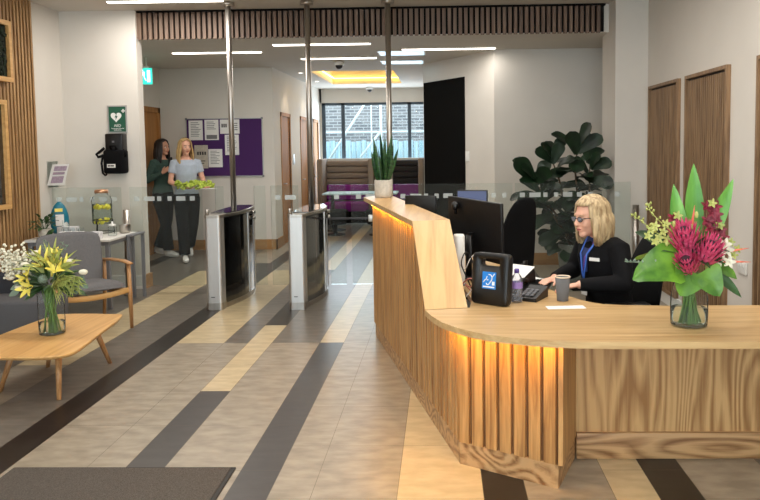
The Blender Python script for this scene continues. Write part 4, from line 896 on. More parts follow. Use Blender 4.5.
# telephone
t = thing('desk_telephone', 'black desk telephone with curved handset behind the water bottle', 'telephone', (.475, 4.02, ZC), -.5)
m_ = MB(); m_.add([(-.08, -.09, 0), (.08, -.09, 0), (.08, .09, 0), (-.08, .09, 0), (-.08, -.09, .02), (.08, -.09, .02), (.08, .09, .06), (-.08, .09, .06)], [(0, 3, 2, 1), (4, 5, 6, 7), (0, 1, 5, 4), (1, 2, 6, 5), (2, 3, 7, 6), (3, 0, 4, 7)]); m_.build('base', M['black'], t)
m_ = MB(); m_.tube([(-.055, -.09, .045), (-.055, -.06, .062), (-.055, 0, .085), (-.055, .06, .088), (-.055, .10, .075)], [(.016, .022), (.013, .018), (.01, .014), (.013, .018), (.017, .022)], 12, hint=(0, 0, 1)); m_.build('handset', M['black'], t)
m_ = MB()
for i in range(3):
    for j in range(4): m_.box((-.015+i*.026, -.07+j*.024, .03+j*.0053), (.003+i*.026, -.054+j*.024, .036+j*.0053))
m_.build('keys', M['print'], t)
# keyboard + mouse
t = thing('keyboard', 'black computer keyboard under the hands of the receptionist', 'keyboard', (.56, 4.28, ZC), 1.32)
m_ = MB(); m_.box((-.20, -.065, 0), (.20, .065, .018), .004); m_.build('body', M['black'], t)
m_ = MB()
for i in range(14):
    for j in range(5): m_.box((-.19+i*.0272, -.056+j*.0225, .018), (-.167+i*.0272, -.037+j*.0225, .024))
m_.build('keys', M['blackmatt'], t)
# monitors
def monitor(lab, loc, rz, w_, h, zb, tilt=0.0, screen='screen', roll=0):
    t = thing('computer_monitor', lab, 'monitor', loc, rz, 'computer monitors on the desk'); T = Matrix.Translation((0, 0, zb-loc[2]))@Matrix.Rotation(tilt, 4, 'X')@Matrix.Rotation(roll, 4, 'Y')
    m_ = MB(); m_.box((-w_/2, 0, 0), (w_/2, .022, h), .006); m_.xf(T); m_.build('casing', M['black'], t)
    m_ = MB(); m_.box((-w_/2+.01, -.002, .015), (w_/2-.01, .001, h-.01)); m_.xf(T); m_.build('screen', M[screen], t)
    m_ = MB(); m_.tube([(0, .07, .0), (0, .07, zb-loc[2]+h*.4)], [(.012, .03)]*2, 10, hint=(0, 1, 0)); m_.box((-.012, .035, zb-loc[2]+h*.34), (.012, .07, zb-loc[2]+h*.44)); m_.build('stand', M['black'], t)
    m_ = MB(); m_.box((-.12, -.03, 0), (.12, .14, .012), .004); m_.build('foot', M['black'], t); return t
mon = monitor('large black monitor seen from behind, with webcam on its top edge', (.225, 4.72, ZC), PI-.93, .54, .385, .87, -.06, 'screen', -.045)
m_ = MB(); m_.box((.10, -.02, .46), (.20, .03, .485), .006); m_.tube([(.15, .03, .475), (.15, .06, .44), (.15, .06, .40)], .012, 8); m_.ell((.15, .065, .455), (.028, .022, .03), 14); m_.build('webcam', M['black'], mon)
monitor('slim monitor with lit bluish screen beyond the large monitor', (.235, 5.75, ZC), -.25, .25, .18, 1.07, -.05, 'screen_b')
monitor('low black monitor at the far end of the desk by the bar', (-.16, 5.62, ZC), 2.75, .26, .24, .98)
# white cylinder and cables beside the upstand
t = thing('desk_lamp_column', 'pale cylindrical column speaker standing between bar counter and monitor', 'speaker', (.10, 4.42, ZC))
MB().lathe([(.035, 0), (.036, .01), (.036, .30), (.03, .312)], n=22).build('body', M['white'], t); MB().lathe([(.045, 0), (.045, .006), (.036, .012)], n=22).build('foot', M['grey_metal'], t)
def cable(lab, pts, m, rr=.003, nm='cable'):
    m_ = MB(); sm = []
    for i in range(len(pts)-1):
        p0 = V(pts[max(i-1, 0)]); p1 = V(pts[i]); p2 = V(pts[i+1]); p3 = V(pts[min(i+2, len(pts)-1)])
        for q in range(6): t_ = q/6; sm.append(.5*((2*p1)+(p2-p0)*t_+(2*p0-5*p1+4*p2-p3)*t_*t_+(3*p1-p0-3*p2+p3)*t_**3))
    sm.append(V(pts[-1])); m_.tube(sm, rr, 6); return tag(m_.build(nm, m), lab, 'cable', 'cables behind the hearing loop unit')
cable('white cable arching from the column speaker to the large monitor', [(.10, 4.36, .90), (.13, 4.33, .86), (.17, 4.34, .93), (.22, 4.40, .95), (.27, 4.5, .92)], M['cable'])
cable('pinkish cable looping on the desk behind the hearing unit', [(.12, 4.2, .753), (.11, 4.16, .80), (.15, 4.14, .84), (.19, 4.18, .82), (.16, 4.2, .78), (.13, 4.17, .80), (.18, 4.12, .753)], M['cable_p'], .004)
cable('black cable loops hanging beside the column speaker', [(.17, 4.3, .753), (.14, 4.24, .83), (.11, 4.26, .91), (.14, 4.30, .97), (.18, 4.32, .90), (.17, 4.26, .80), (.21, 4.25, .753)], M['black'], .004)
cable('thin white cable lying across the desk behind the hearing unit', [(.13, 4.05, .753), (.18, 4.1, .80), (.24, 4.1, .81), (.28, 4.14, .78), (.30, 4.2, .753)], M['cable'])

# office chairs
def office_chair(lab, loc, rz, lean_=.16, zt=1.22):
    t = thing('office_chair', lab, 'chair', loc, rz, 'black office chairs behind the desk')    # faces local +x
    m_ = MB(); rows = []
    for i in range(9):
        a = i/8; z = .56+a*(zt-.56); w_ = .235*(1-.42*max(0, a-.45)**1.3/.45)*(.86+.14*min(1, a*4)); x = -.22-lean_*a+.035*math.sin(PI*a)
        rows.append((x, z, w_*(.72 if i == 8 else 1), .032*(.5 if i in (0, 8) else 1)))
    m_.tube([(x, 0, z) for x, z, w_, d_ in rows], [(d_, w_) for x, z, w_, d_ in rows], 24, hint=(1, 0, 0)); m_.build('backrest', M['blackfab'], t, subsurf=1)
    m_ = MB(); m_.box((-.24, -.24, .44), (.25, .24, .52), .035); m_.build('seat', M['blackfab'], t)
    m_ = MB(); m_.tube([(-.10, 0, .43), (-.27, 0, .45), (-.29, 0, .60), (-.31, 0, .75)], [(.012, .03)]*4, 10, hint=(1, 0, 0)); m_.build('back_support', M['black'], t)
    for s_ in (-1, 1):
        m_ = MB(); m_.tube([(-.02, s_*.20, .44), (-.02, s_*.28, .46), (-.02, s_*.285, .66)], .016, 10); m_.build('arm_bracket', M['black'], t)
        m_ = MB(); m_.box((-.13, s_*.285-.04, .66), (.13, s_*.285+.04, .69), .012); m_.build('armrest', M['black'], t)
    m_ = MB(); m_.tube([(0, 0, .10), (0, 0, .44)], .028, 14); m_.build('gas_column', M['black'], t)
    for q in range(5):
        a = q*2*PI/5+.3; c_, s2 = math.cos(a), math.sin(a); m_ = MB(); m_.tube([(0, 0, .11), (c_*.29, s2*.29, .075)], [(.02, .024), (.012, .016)], 10, hint=(0, 0, 1)); sp = m_.build('base_arm', M['black'], t)
        m_ = MB(); m_.tube([(c_*.30-s2*.022, s2*.30+c_*.022, .03), (c_*.30+s2*.022, s2*.30-c_*.022, .03)], .03, 14); m_.tube([(c_*.30, s2*.30, .05), (c_*.30, s2*.30, .085)], .012, 8); m_.build('castor', M['black'], sp)
    return t
office_chair('empty black high back office chair between the monitor and the big plant', (.38, 5.55, 0), PI-.75, .10)
office_chair('black office chair the receptionist sits on, its back behind the bouquet', (1.0, 4.42, 0), PI+.18, .12, 1.075)

# ================================================================== PLANTS
# snake plant on the bar
t = thing('snake_plant', 'snake plant in a speckled concrete pot on the high counter end', 'plant', (-.515, 6.42, 1.15))
m_ = MB(); m_.lathe([(.068, 0), (.076, .006), (.079, .03), (.080, .155), (.077, .158), (.072, .155), (.070, .13)], n=30); m_.build('pot', M['pot'], t)
MB().lathe([(.0715, .128), (.001, .134)], n=24).build('soil', M['soil'], t)
m_ = MB(); rn = random.Random(11)
for i in range(24):
    a = i*2.4+.3; rr = .012+.045*(i % 4)/3; e = .04+.42*(i % 4)/3*rn.uniform(.7, 1.2); Lf = rn.uniform(.31, .46)*(1-.15*(i % 4)/3)
    d = V((math.cos(a)*math.sin(e), math.sin(a)*math.sin(e), math.cos(e))); m_.leaf((rr*math.cos(a), rr*math.sin(a), .13), d, (math.cos(a+2), math.sin(a+2), 0), Lf, rn.uniform(.036, .05), 'lance', -.05, .32, 8)
snake = mat('snake_leaf', (66, 108, 60), .4, var_rgb=(26, 52, 32), scale=30, stretch=(.5, .5, 2.2))
m_.build('leaves', snake, t)
# fiddle leaf fig
t = thing('fiddle_leaf_fig', 'tall fiddle leaf fig in a round grey planter behind the desk', 'plant', (1.55, 8.30, 0))
m_ = MB(); m_.lathe([(.18, 0), (.20, .02), (.245, .46), (.235, .48), (.22, .47), (.215, .43)], n=36); m_.build('planter', M['pot_g'], t)
MB().lathe([(.217, .42), (.001, .43)], n=30).build('soil', M['soil'], t)
m_ = MB(); lf = MB(); rn = random.Random(21)
stems = [[(0, 0, .40), (0, .02, .9), (-.04, 0, 1.30), (-.02, -.02, 1.55)], [(-.05, .03, .40), (-.14, .02, .85), (-.22, 0, 1.2), (-.30, .0, 1.42)], [(.04, -.05, .40), (.06, -.06, .75), (.10, -.10, 1.05), (.10, -.12, 1.35)], [(-.04, -.05, .40), (-.2, -.04, .72), (-.38, -.02, .98), (-.50, 0, 1.2)], [(-.08, -.03, .40), (-.16, -.06, .6), (-.3, -.08, .8), (-.42, -.08, 1.0)]]
for s_ in stems: m_.tube(s_, [.016, .013, .011, .007], 8)
m_.build('stems', M['bark'], t)
for si, s_ in enumerate(stems):
    for q in range(19):
        f_ = .05+.95*q/18; idx = min(2, int(f_*3)); fr_ = f_*3-idx; p = V(s_[idx]).lerp(V(s_[idx+1]), fr_); a = q*2.4+si*1.1; e = rn.uniform(-.1, .55) if q < 16 else .9
        d = V((math.cos(a)*math.cos(e)*(.6 if math.cos(a) > 0 else 1), math.sin(a)*math.cos(e)*.75, math.sin(e))); lf.leaf(p+d*.03, d, V((0, -.6, 1)), rn.uniform(.26, .36)*(.8 if si == 2 else 1), rn.uniform(.17, .24), 'fiddle', rn.uniform(.3, 1.1), .10, 16, .02, 3)
for b, d, L_, w_ in (((-.02, -.02, 1.50), (.65, -.3, .6), .34, .20), ((-.02, -.02, 1.48), (-.3, -.3, .9), .30, .22), ((-.5, 0, 1.17), (-.5, -.3, .75), .38, .25), ((-.5, -.02, 1.15), (.3, -.4, .5), .30, .22), ((-.3, -.02, 1.40), (-.6, -.2, .6), .26, .17), ((-.3, -.02, 1.38), (.3, -.2, .9), .26, .18), ((.10, -.12, 1.33), (.7, -.4, .35), .26, .18), ((.10, -.12, 1.2), (.8, -.5, -.05), .28, .2), ((-.42, -.08, .98), (-.95, -.2, .1), .3, .2), ((-.3, -.1, .8), (-.9, -.3, -.2), .34, .2), ((-.2, -.1, .62), (-.9, -.3, -.25), .32, .19)):
    lf.leaf(b, d, (0, -1, .25), L_, w_, 'fiddle', .25, .08, 16, .015, 3)
lf.build('leaves', M['leaf_d'], t)

# --- glass vases
def vase(lab, loc, rb, rt, h, wl_, cx_=0):
    t = thing('glass_vase', lab, 'vase', loc)
    MB().lathe([(rb*.9, 0), (rb, .01), (rb*1.03, h*.3), (rb*1.02, h*.6), (rt, h)], n=32, cap=False).build('body', M['vase_glass'], t)
    MB().lathe([(rb*.5, .0005), (rb*.9, .0035)], n=32).build('base', M['vase_glass'], t)
    MB().lathe([(rb*.93, .008), (rb*.97, h*.15), (rb*.99, wl_)], n=32).build('water', M['water'], t); return t
vase('wide clear glass vase of flower stems on the right of the counter', (1.145, 3.385, ZC), .082, .066, .215, .085)
vase('tall clear glass cylinder vase holding lilies on the coffee table', (-2.67, 4.85, .35), .082, .084, .29, .085)

# --- protea bouquet (x to the right, y away, z up; origin at the vase)
B = thing('protea_bouquet', 'bouquet of pink proteas, broad green leaves and orchids in counter vase', 'flowers', (1.145, 3.385, ZC+.012))
def Q(px, py, y=0): return V(((px-689)/730*(3.385+y)*1.0, y, (326-py)/730*(3.385+y)*1.0+0))
rn = random.Random(4)
m_ = MB()
for i in range(30):
    a = i*2.4; b1 = a+rn.uniform(1.4, 4.5); ra = rn.uniform(.01, .06); rb_ = rn.uniform(.01, .045); m_.tube([(ra*math.cos(a), ra*math.sin(a), .002), (rb_*math.cos(b1), rb_*math.sin(b1), .24)], rn.uniform(.003, .006), 6)
m_.build('stems', M['stemg'], B)
def protea(c, d, R_, h, lab=None):
    d = V(d).normalized(); mt = Matrix.Translation(c)@d.to_track_quat('Z', 'Y').to_matrix().to_4x4()
    o = MB()
    for ring, (n, rr, Lf, wd, op) in enumerate([(13, .50, 1.05, .30, .12), (15, .72, 1.0, .30, .22), (14, .92, .88, .32, .34), (11, 1.02, .6, .34, .55)]):
        for i in range(n):
            a = 2*PI*i/n+ring*.23; dr = V((math.cos(a)*op, math.sin(a)*op, 1)).normalized(); b = V((math.cos(a), math.sin(a), 0))*R_*rr*.7+V((0, 0, -h*.25+(.1-ring*.05)*h))
            o.leaf(b, dr, V((-math.cos(a), -math.sin(a), .3)), h*Lf, R_*wd, 'lance', -.0, .3, 6)
    o.xf(mt); p = o.build('protea_petals', M['petal_p'], B)
    o = MB(); o.ell((0, 0, h*.15), (R_*.62, R_*.62, h*.5), 14)
    for i in range(50): a = i*2.4; q_ = (i/50)**.5*R_*.42; o.tube([(q_*math.cos(a), q_*math.sin(a), h*.2), (q_*.9*math.cos(a), q_*.9*math.sin(a), h*(.66-.2*(i/50)))], [.004, .0015], 4)
    o.xf(mt); o.build('protea_core', M['petal_c'], p)
protea(Q(680, 240, -.06), (-.25, -.45, .9), .060, .125); protea(Q(700, 252, -.08), (.15, -.55, .85), .058, .12); protea(Q(680, 263, -.09), (-.35, -.6, .7), .050, .10)
for b, d, L_, w_ in ((Q(684, 252, .05), (-.10, .1, 1), .30, .078), (Q(697, 245, .06), (.02, .1, 1), .36, .088), (Q(706, 248, .03), (.40, 0, .95), .33, .08)):
    m_ = MB(); m_.leaf(b, d, (0, -1, 0), L_, w_, 'lance', -.02, .12, 12, .015, 2); m_.build('blade_leaf', M['leaf_blade'], B)
for b, d, L_, w_, dr, nrm in ((Q(674, 262, -.07), (-.95, -.15, .10), .24, .24, .9, (0, -.8, .6)), (Q(684, 268, -.10), (-.5, -.3, -.75), .13, .18, .1, (0, -1, .2)), (Q(695, 268, -.10), (.45, -.3, -.7), .13, .16, .2, (0, -1, .2)), (Q(702, 260, -.03), (.9, -.1, -.35), .17, .12, .5, (0, -.8, .7)),
                           (Q(700, 255, .03), (.9, .3, .25), .17, .11, .4, (0, -.6, 1)), (Q(672, 250, .04), (-.8, .2, .5), .17, .10, .4, (0, -.8, .6)), (Q(706, 268, -.05), (.75, -.15, -.65), .19, .05, .2, (0, -1, .4)), (Q(690, 262, .06), (.2, .8, .2), .17, .12, .5, (0, .5, 1)), (Q(668, 262, .05), (-.6, .7, .0), .18, .12, .5, (0, .5, 1))):
    m_ = MB(); m_.leaf(b, d, nrm, L_, w_, 'heart' if w_ > .08 else 'lance', dr, .10, 9, .015, 3); m_.build('broad_leaf', M['leaf_l'] if w_ > .11 else M['leaf_m'], B)
m_ = MB()
for i in range(46):
    a = rn.uniform(0, 2*PI); d = V((math.cos(a), math.sin(a)*.7-.2, rn.uniform(-.1, 1))); m_.leaf(Q(690, 258, -.02)+d*.04, d, (0, -.5, 1), rn.uniform(.08, .13), .035, 'ovate', .5, .1, 6)
m_.build('filler_leaves', M['leaf_m'], B)
def sprig(path, n, sz, matn, part, nleaf=3, spread=1.0):
    m_ = MB(); m_.tube(path, [.003]+[.002]*(len(path)-1), 5)
    k = len(path)-1
    for i in range(n):
        f_ = .25+.75*i/n; idx = min(k-1, int(f_*k)); p = V(path[idx]).lerp(V(path[idx+1]), f_*k-idx); a = i*2.4
        d = V((math.cos(a)*spread, math.sin(a)*spread-.2, .4)).normalized()
        m_.tube([tuple(p), tuple(p+d*sz*.8)], .0013, 4); m_.ell(p+d*sz, (sz*.32, sz*.32, sz*.5), 6)
    m_.build(part, M[matn], B)
sprig([Q(678, 240), Q(664, 228), Q(650, 214), Q(646, 204)], 14, .016, 'leaf_y', 'bud_sprig'); sprig([Q(674, 246), Q(655, 234), Q(640, 222), Q(630, 215)], 14, .016, 'leaf_y', 'bud_sprig'); sprig([Q(670, 264, -.05), Q(650, 260, -.06), Q(634, 261, -.06), Q(620, 260, -.06)], 16, .016, 'leaf_b', 'bud_sprig')
def floret(px, py, y, sz, matn, nm, n=5, d=(0, -1, .3)):
    m_ = MB(); mt = Matrix.Translation(Q(px, py, y))@V(d).normalized().to_track_quat('Z', 'Y').to_matrix().to_4x4()
    for i in range(n):
        a = 2*PI*i/n; m_.leaf((0, 0, 0), (math.cos(a), math.sin(a), .35), (0, 0, 1), sz, sz*.5, 'petal', .2, .15, 4)
    m_.ell((0, 0, sz*.2), (sz*.16,)*3, 6); m_.xf(mt); m_.build(nm, M[matn], B)
for px, py in ((703, 208), (709, 214), (704, 222), (713, 208), (707, 229), (717, 231), (712, 222), (719, 238), (671, 219), (676, 225), (711, 236), (714, 216)): floret(px, py, -.01-.02*rn.random(), .034, 'petal_d', 'orchid_floret', d=(rn.uniform(-.4, .4), -1, rn.uniform(0, .6)))
for px, py in ((652, 226), (660, 232), (656, 238), (648, 230), (664, 240), (669, 232), (674, 216), (708, 204), (716, 226)): floret(px, py, -.03, .026, 'leaf_y', 'cream_floret')
for px, py in ((645, 236), (652, 242), (658, 246), (668, 244), (672, 238), (663, 224), (730, 256), (734, 250), (727, 243)): floret(px, py, -.03, .024, 'leaf_y', 'green_floret')
for px, py in ((720, 244), (716, 252), (724, 262), (713, 260), (722, 250)): floret(px, py, -.05, .034, 'petal_w', 'white_rose')
for (a, b) in ((Q(690, 236, 0), Q(694, 208, .01)), (Q(712, 262, -.03), Q(746, 262, -.05)), (Q(712, 254, -.03), Q(744, 248, -.05))): m_ = MB(); m_.tube([tuple(a), tuple(a.lerp(b, .6)), tuple(b)], [(.006, .009), (.005, .009), .001], 8); m_.build('coral_spike', M['coral'], B)
for px, py in ((690, 213), (685, 225), (661, 241), (690, 263), (701, 266), (668, 222)): m_ = MB(); m_.ell(Q(px, py, -.07), (.009, .009, .016), 8); m_.build('yellow_bud', M['leaf_y'], B)

# --- lily bouquet
B = thing('lily_bouquet', 'bouquet of yellow lilies, white blossom and lime greenery on coffee table', 'flowers', (-2.67, 4.85, .362))
def Q(px, py, y=0): return V(((px-49)/730*(4.85+y), y, (334-py)/730*(4.85+y)))
rn = random.Random(9); m_ = MB()
for i in range(34):
    a = i*2.4; b1 = a+rn.uniform(1.4, 4.5); ra = rn.uniform(.01, .062); rb_ = rn.uniform(.01, .06); m_.tube([(ra*math.cos(a), ra*math.sin(a), .002), (rb_*math.cos(b1), rb_*math.sin(b1), .32)], rn.uniform(.003, .006), 6)
m_.build('stems', M['stemg'], B)
m_ = MB()
for i in range(60):
    a = rn.uniform(0, 2*PI); e = rn.uniform(-.25, 1.1); d = V((math.cos(a)*math.cos(e), math.sin(a)*math.cos(e)*.7, math.sin(e))); m_.leaf(V((0, 0, .32))+d*.06, d, (0, -.5, 1), rn.uniform(.13, .20), .03, 'lance', .4, .15, 7)
m_.build('dark_leaves', M['leaf_m'], B)
m_ = MB()
for i in range(34):
    a = rn.uniform(-.5, 3.0); e = rn.uniform(.15, 1.25); d = V((math.cos(a)*math.cos(e), -.5*rn.random(), math.sin(e))); m_.leaf(Q(54, 272, -.02)+d*.04, d, (0, -1, .3), rn.uniform(.11, .24), rn.uniform(.012, .026), 'lance', rn.uniform(.2, .9), .2, 8)
m_.build('lime_grass', M['leaf_y'], B)
m_ = MB()
for i in range(60):
    p0 = Q(60+rn.uniform(-4, 4), 284+rn.uniform(-6, 6), -.05); d = V((.9*rn.random()+.1, -.3, rn.uniform(-.35, .45))).normalized(); m_.tube([tuple(p0), tuple(p0+d*.07), tuple(p0+d*.13+V((0, 0, -.01)))], [.003, .0028, .001], 4)
for i in range(50):
    p0 = Q(76+rn.uniform(-8, 6), 282+rn.uniform(-8, 8), -.04); d = V((.9*rn.random()+.1, -.4, rn.uniform(-.4, .3))).normalized(); m_.tube([tuple(p0), tuple(p0+d*.05), tuple(p0+d*.09+V((0, 0, -.01)))], [.004, .0035, .001], 4)
m_.build('lime_fern', M['leaf_y'], B)
def lily(px, py, y, R_, d, n=6, part='lily'):
    m_ = MB(); mt = Matrix.Translation(Q(px, py, y))@V(d).normalized().to_track_quat('Z', 'Y').to_matrix().to_4x4()
    for i in range(n):
        a = 2*PI*i/n+.2; m_.leaf((.004*math.cos(a), .004*math.sin(a), -.02), (math.cos(a), math.sin(a), .75), V((-math.cos(a), -math.sin(a), .6)), R_, R_*.36, 'petal', 0, .2, 7)
    m_.xf(mt); p = m_.build(part, M['petal_y'], B)
    m_ = MB()
    for i in range(5): a = i*1.26; m_.tube([(0, 0, -.01), (.008*math.cos(a), .008*math.sin(a), R_*.45)], .001, 4); m_.ell((.008*math.cos(a), .008*math.sin(a), R_*.46), (.003, .003, .006), 6)
    m_.xf(mt); m_.build('stamens', M['bark'], p)
lily(35, 283, -.12, .085, (-.15, -1, .15)); lily(31, 273, -.09, .085, (-.4, -.6, .7)); lily(45, 262, -.06, .07, (-.1, -.4, 1)); lily(54, 258, -.05, .075, (.1, -.5, 1)); lily(63, 265, -.09, .085, (.35, -.5, .8)); lily(57, 250, -.02, .06, (.1, -.3, 1))
for px, py in ((56, 268), (64, 262), (50, 252), (70, 258), (43, 250)):
    m_ = MB(); m_.tube([tuple(Q(px, py+6, -.06)), tuple(Q(px+1, py, -.06)), tuple(Q(px+3, py-8, -.06))], [.006, .011, .003], 8); m_.build('lily_bud', M['petal_y'], B)
m_ = MB()
for i in range(300):
    px = rn.gauss(15, 9); py = 262+rn.gauss(0, 8)+(px-15)*.1
    if px > 36 or px < -8: continue
    m_.ell(Q(px, py, rn.uniform(-.08, .04)), (.012, .012, .010), 6)
m_.build('white_blossom', M['petal_w'], B)
m_ = MB()
for i in range(26): p0 = Q(46, 285, 0); p1 = Q(rn.uniform(-2, 32), rn.uniform(250, 276), rn.uniform(-.06, .03)); m_.tube([tuple(p0), tuple(p0.lerp(p1, .6)+V((0, 0, .02))), tuple(p1)], .0018, 4)
m_.build('blossom_stems', M['leaf_b'], B)
m_ = MB(); m_.ell(Q(50, 275, -.10), (.028, .028, .026), 12)
for i in range(60): a = i*2.4; z = 1-2*i/60; s_ = math.sqrt(1-z*z); d = V((s_*math.cos(a), s_*math.sin(a), z)); m_.ell(Q(50, 275, -.10)+d*.028, (.005,)*3, 5)
m_.build('green_thistle', M['leaf_b'], B)
for px, py in ((75, 259), (88, 270), (21, 285), (40, 250), (12, 275), (28, 262)): m_ = MB(); m_.ell(Q(px, py, -.05), (.032, .02, .019), 12); m_.build('white_bloom', M['petal_w'], B)
m_ = MB()
for (px, py, dx) in ((84, 280, .8), (90, 283, .9), (80, 288, .6), (16, 284, -.8), (14, 290, -.6), (30, 292, -.3), (88, 276, .7)): m_.leaf(Q(px-6*(1 if dx > 0 else -1), py, -.04), (dx, -.3, -.15), (0, -1, .5), .07, .045, 'ovate', .4, .1, 6)
m_.build('eucalyptus_leaves', M['leaf_b'], B)
m_ = MB()
for (px, py) in ((46, 238), (65, 240), (70, 243), (42, 243)):
    b = Q(52, 265, 0); e = Q(px, py, 0); m_.tube([tuple(b), tuple(e)], .0018, 4)
    for i in range(8): p = b.lerp(e, .45+.55*i/8); m_.leaf(p, ((-1)**i, -.3, .5), (0, -1, 0), .022, .010, 'ovate', .1, .1, 3)
m_.build('airy_sprigs', M['leaf_b'], B)

# ================================================================== DOOR MAT
t = thing('entrance_mat', 'large dark grey ribbed entrance mat lying on the tiled floor', 'mat', (-1.6, 2.0, 0))
m_ = MB(); m_.box((-2.17, .6, 0), (-1.068, 3.52, .010), .002); m_.build('pile', M['mat'], t, True)
m_ = MB(); m_.box((-1.066, .6, 0), (-1.045, 3.52, .008)); m_.box((-2.17, 3.522, 0), (-1.045, 3.528, .008)); m_.build('edging', M['rubber'], t, True)

# ================================================================== PEOPLE
def T3(c): return Matrix.Translation(c)
def head(mbx, mt, fem=1):
    h = MB()
    h.ell((-.012, 0, .035), (.095, .074, .083), 24); h.ell((.016, 0, -.015), (.076, .062, .095), 24); h.ell((.010, 0, -.058), (.068, .054, .045), 20)
    h.ell((.058, 0, -.090), (.028, .030, .022), 14); h.ell((.078, 0, .030), (.016, .046, .012), 14)
    for s_ in (-1, 1): h.ell((.060, s_*.032, -.028), (.028, .025, .026), 14); h.ell((-.006, s_*.073, -.008), (.018, .009, .030), 12); h.ell((.101, s_*.010, -.030), (.010, .008, .007), 10)
    h.tube([(.084, 0, .018), (.098, 0, -.008), (.110, 0, -.028), (.098, 0, -.036)], [.008, .010, .010, .007], 10)
    h.ell((.086, 0, -.052), (.012, .021, .007), 12); h.ell((.084, 0, -.064), (.012, .019, .007), 12)
    mbx.v and None; b = h.xf(mt); mbx.add(b.v, b.f, True)
def face(mt, par, brow='darkhair'):
    for s_ in (-1, 1):
        e = MB(); e.ell((.0775, s_*.031, .004), (.0105, .0120, .0070), 12); e.xf(mt); eo = e.build('eye', M['eye'], par)
        e = MB(); e.ell((.0878, s_*.0305, .004), (.0028, .0068, .0062), 10); e.xf(mt); e.build('iris', M['iris'], eo)
        e = MB(); e.tube([(.088, s_*.014, .022), (.089, s_*.030, .028), (.078, s_*.047, .022)], [(.002, .004)]*3, 6); e.xf(mt); e.build('eyebrow', M[brow], par)
    e = MB(); e.tube([(.086, -.021, -.0575), (.0965, -.008, -.054), (.0975, 0, -.055), (.0965, .008, -.054), (.086, .021, -.0575)], [.0015, .0035, .003, .0035, .0015], 8); e.tube([(.086, -.020, -.0585), (.0955, 0, -.063), (.086, .020, -.0585)], [.0015, .0045, .0015], 8); e.xf(mt); e.build('lips', M['lip'], par)
def hair(mt, m, par, zb, n=46, fringe=True, part_y=0.0, wid=.021, seed=1, flare=.0, openang=.95):
    rn = random.Random(seed); h = MB(); C0 = V((-.016, 0, .028)); R_ = V((.112, .090, .102))
    h.ell((-.022, 0, .032), (.094, .082, .092), 24)
    for layer in (0, 1):
        for i in range(n):
            th = -PI+2*PI*(i+.5*layer)/n+rn.uniform(-.03, .03); front = abs(th) < openang; k = 1.0+.02*layer+rn.uniform(-.01, .02)
            pts = []; rad = []
            phimax = (1.02 if fringe else .62) if front else 1.62
            if front and not fringe: phimax = .55+.5*abs(th)/openang
            for q in range(8):
                ph = .12+(phimax-.12)*q/7; p = C0+V((R_.x*k*math.sin(ph)*math.cos(th), R_.y*k*math.sin(ph)*math.sin(th)+part_y*(1-q/7), R_.z*k*math.cos(ph)))
                pts.append(p); rad.append((.007, wid*(.45+.55*min(1, q/3))))
            if not front:
                p = pts[-1].copy(); zl = zb*(.9+.14*rn.random()); steps = 6
                for q in range(1, steps+1):
                    f_ = q/steps; o = V((math.cos(th)*(.0), math.sin(th)*(.010+flare)*math.sin(f_*PI*.9), 0)); inw = V((-.01*math.cos(th), -.012*math.sin(th), 0))*f_*f_
                    pts.append(V((p.x, p.y, p.z+(zl-p.z)*f_))+o+inw+V((.006*math.sin(f_*5+i), .005*math.sin(f_*6+2*i), 0)))
                    rad.append((.010, wid*(1-.55*f_*f_)))
            c_ = V((math.cos(th), math.sin(th), .3)); h.tube([tuple(v) for v in pts], rad, 8, hint=tuple(c_))
    h.xf(mt); return h.build('hair', m, par)
def hand(mbx, wrist, d, palm_n, thumb_side, s_=1.0, curl=.5):
    d = V(d).normalized(); n = V(palm_n); n = (n-d*n.dot(d)).normalized(); sd = d.cross(n).normalized()*thumb_side; w = V(wrist)
    mbx.tube([w, w+d*.03*s_, w+d*.075*s_], [(.014*s_, .022*s_), (.014*s_, .034*s_), (.012*s_, .038*s_)], 12, hint=tuple(n))
    for k, (off, L_) in enumerate(((.028, .072), (.0095, .080), (-.0095, .074), (-.028, .058))):
        b = w+d*.070*s_+sd*off*s_; L2 = L_*s_; pts = [b-d*.02*s_, b]; cur = d+sd*off*1.5; a = curl*(.35+.06*k)
        for q, f_ in enumerate((.45, .32, .23)): cur = (cur+n*a).normalized(); pts.append(pts[-1]+cur*L2*f_)
        mbx.tube(pts, [.0085*s_, .0088*s_, .0082*s_, .0075*s_, .0062*s_], 8)
    b = w+d*.018*s_+sd*.022*s_; c1 = (d*.6+sd*.8+n*.2).normalized(); c2 = (d*.9+sd*.35+n*.3).normalized()
    mbx.tube([b, b+c1*.034*s_, b+c1*.034*s_+c2*.03*s_, b+c1*.034*s_+c2*.05*s_], [.012*s_, .0105*s_, .009*s_, .007*s_], 8)
def shoe(par, ankle, d, m, pitch=0):
    d = V(d).normalized(); sd = V((-d.y, d.x, 0)).normalized(); up = d.cross(sd)*-1; up = V((0, 0, 1)) if abs(d.z) < .05 else sd.cross(d)*-1
    if up.z < 0: up = -up
    a = V(ankle); m_ = MB(); m_.tube([a-d*.075-up*.035, a-d*.05-up*.035, a-up*.035+d*.02, a+d*.10-up*.045, a+d*.165-up*.055, a+d*.185-up*.06], [(.028, .024), (.045, .034), (.046, .038), (.032, .044), (.022, .038), (.010, .02)], 14, hint=tuple(up))
    o = m_.build('shoe', m, par); m_ = MB(); m_.tube([a-d*.08-up*.075, a-up*.078, a+d*.10-up*.076, a+d*.18-up*.072], [(.008, .028), (.008, .038), (.008, .046), (.008, .026)], 12, hint=tuple(up)); m_.build('sole', M['white'], o)

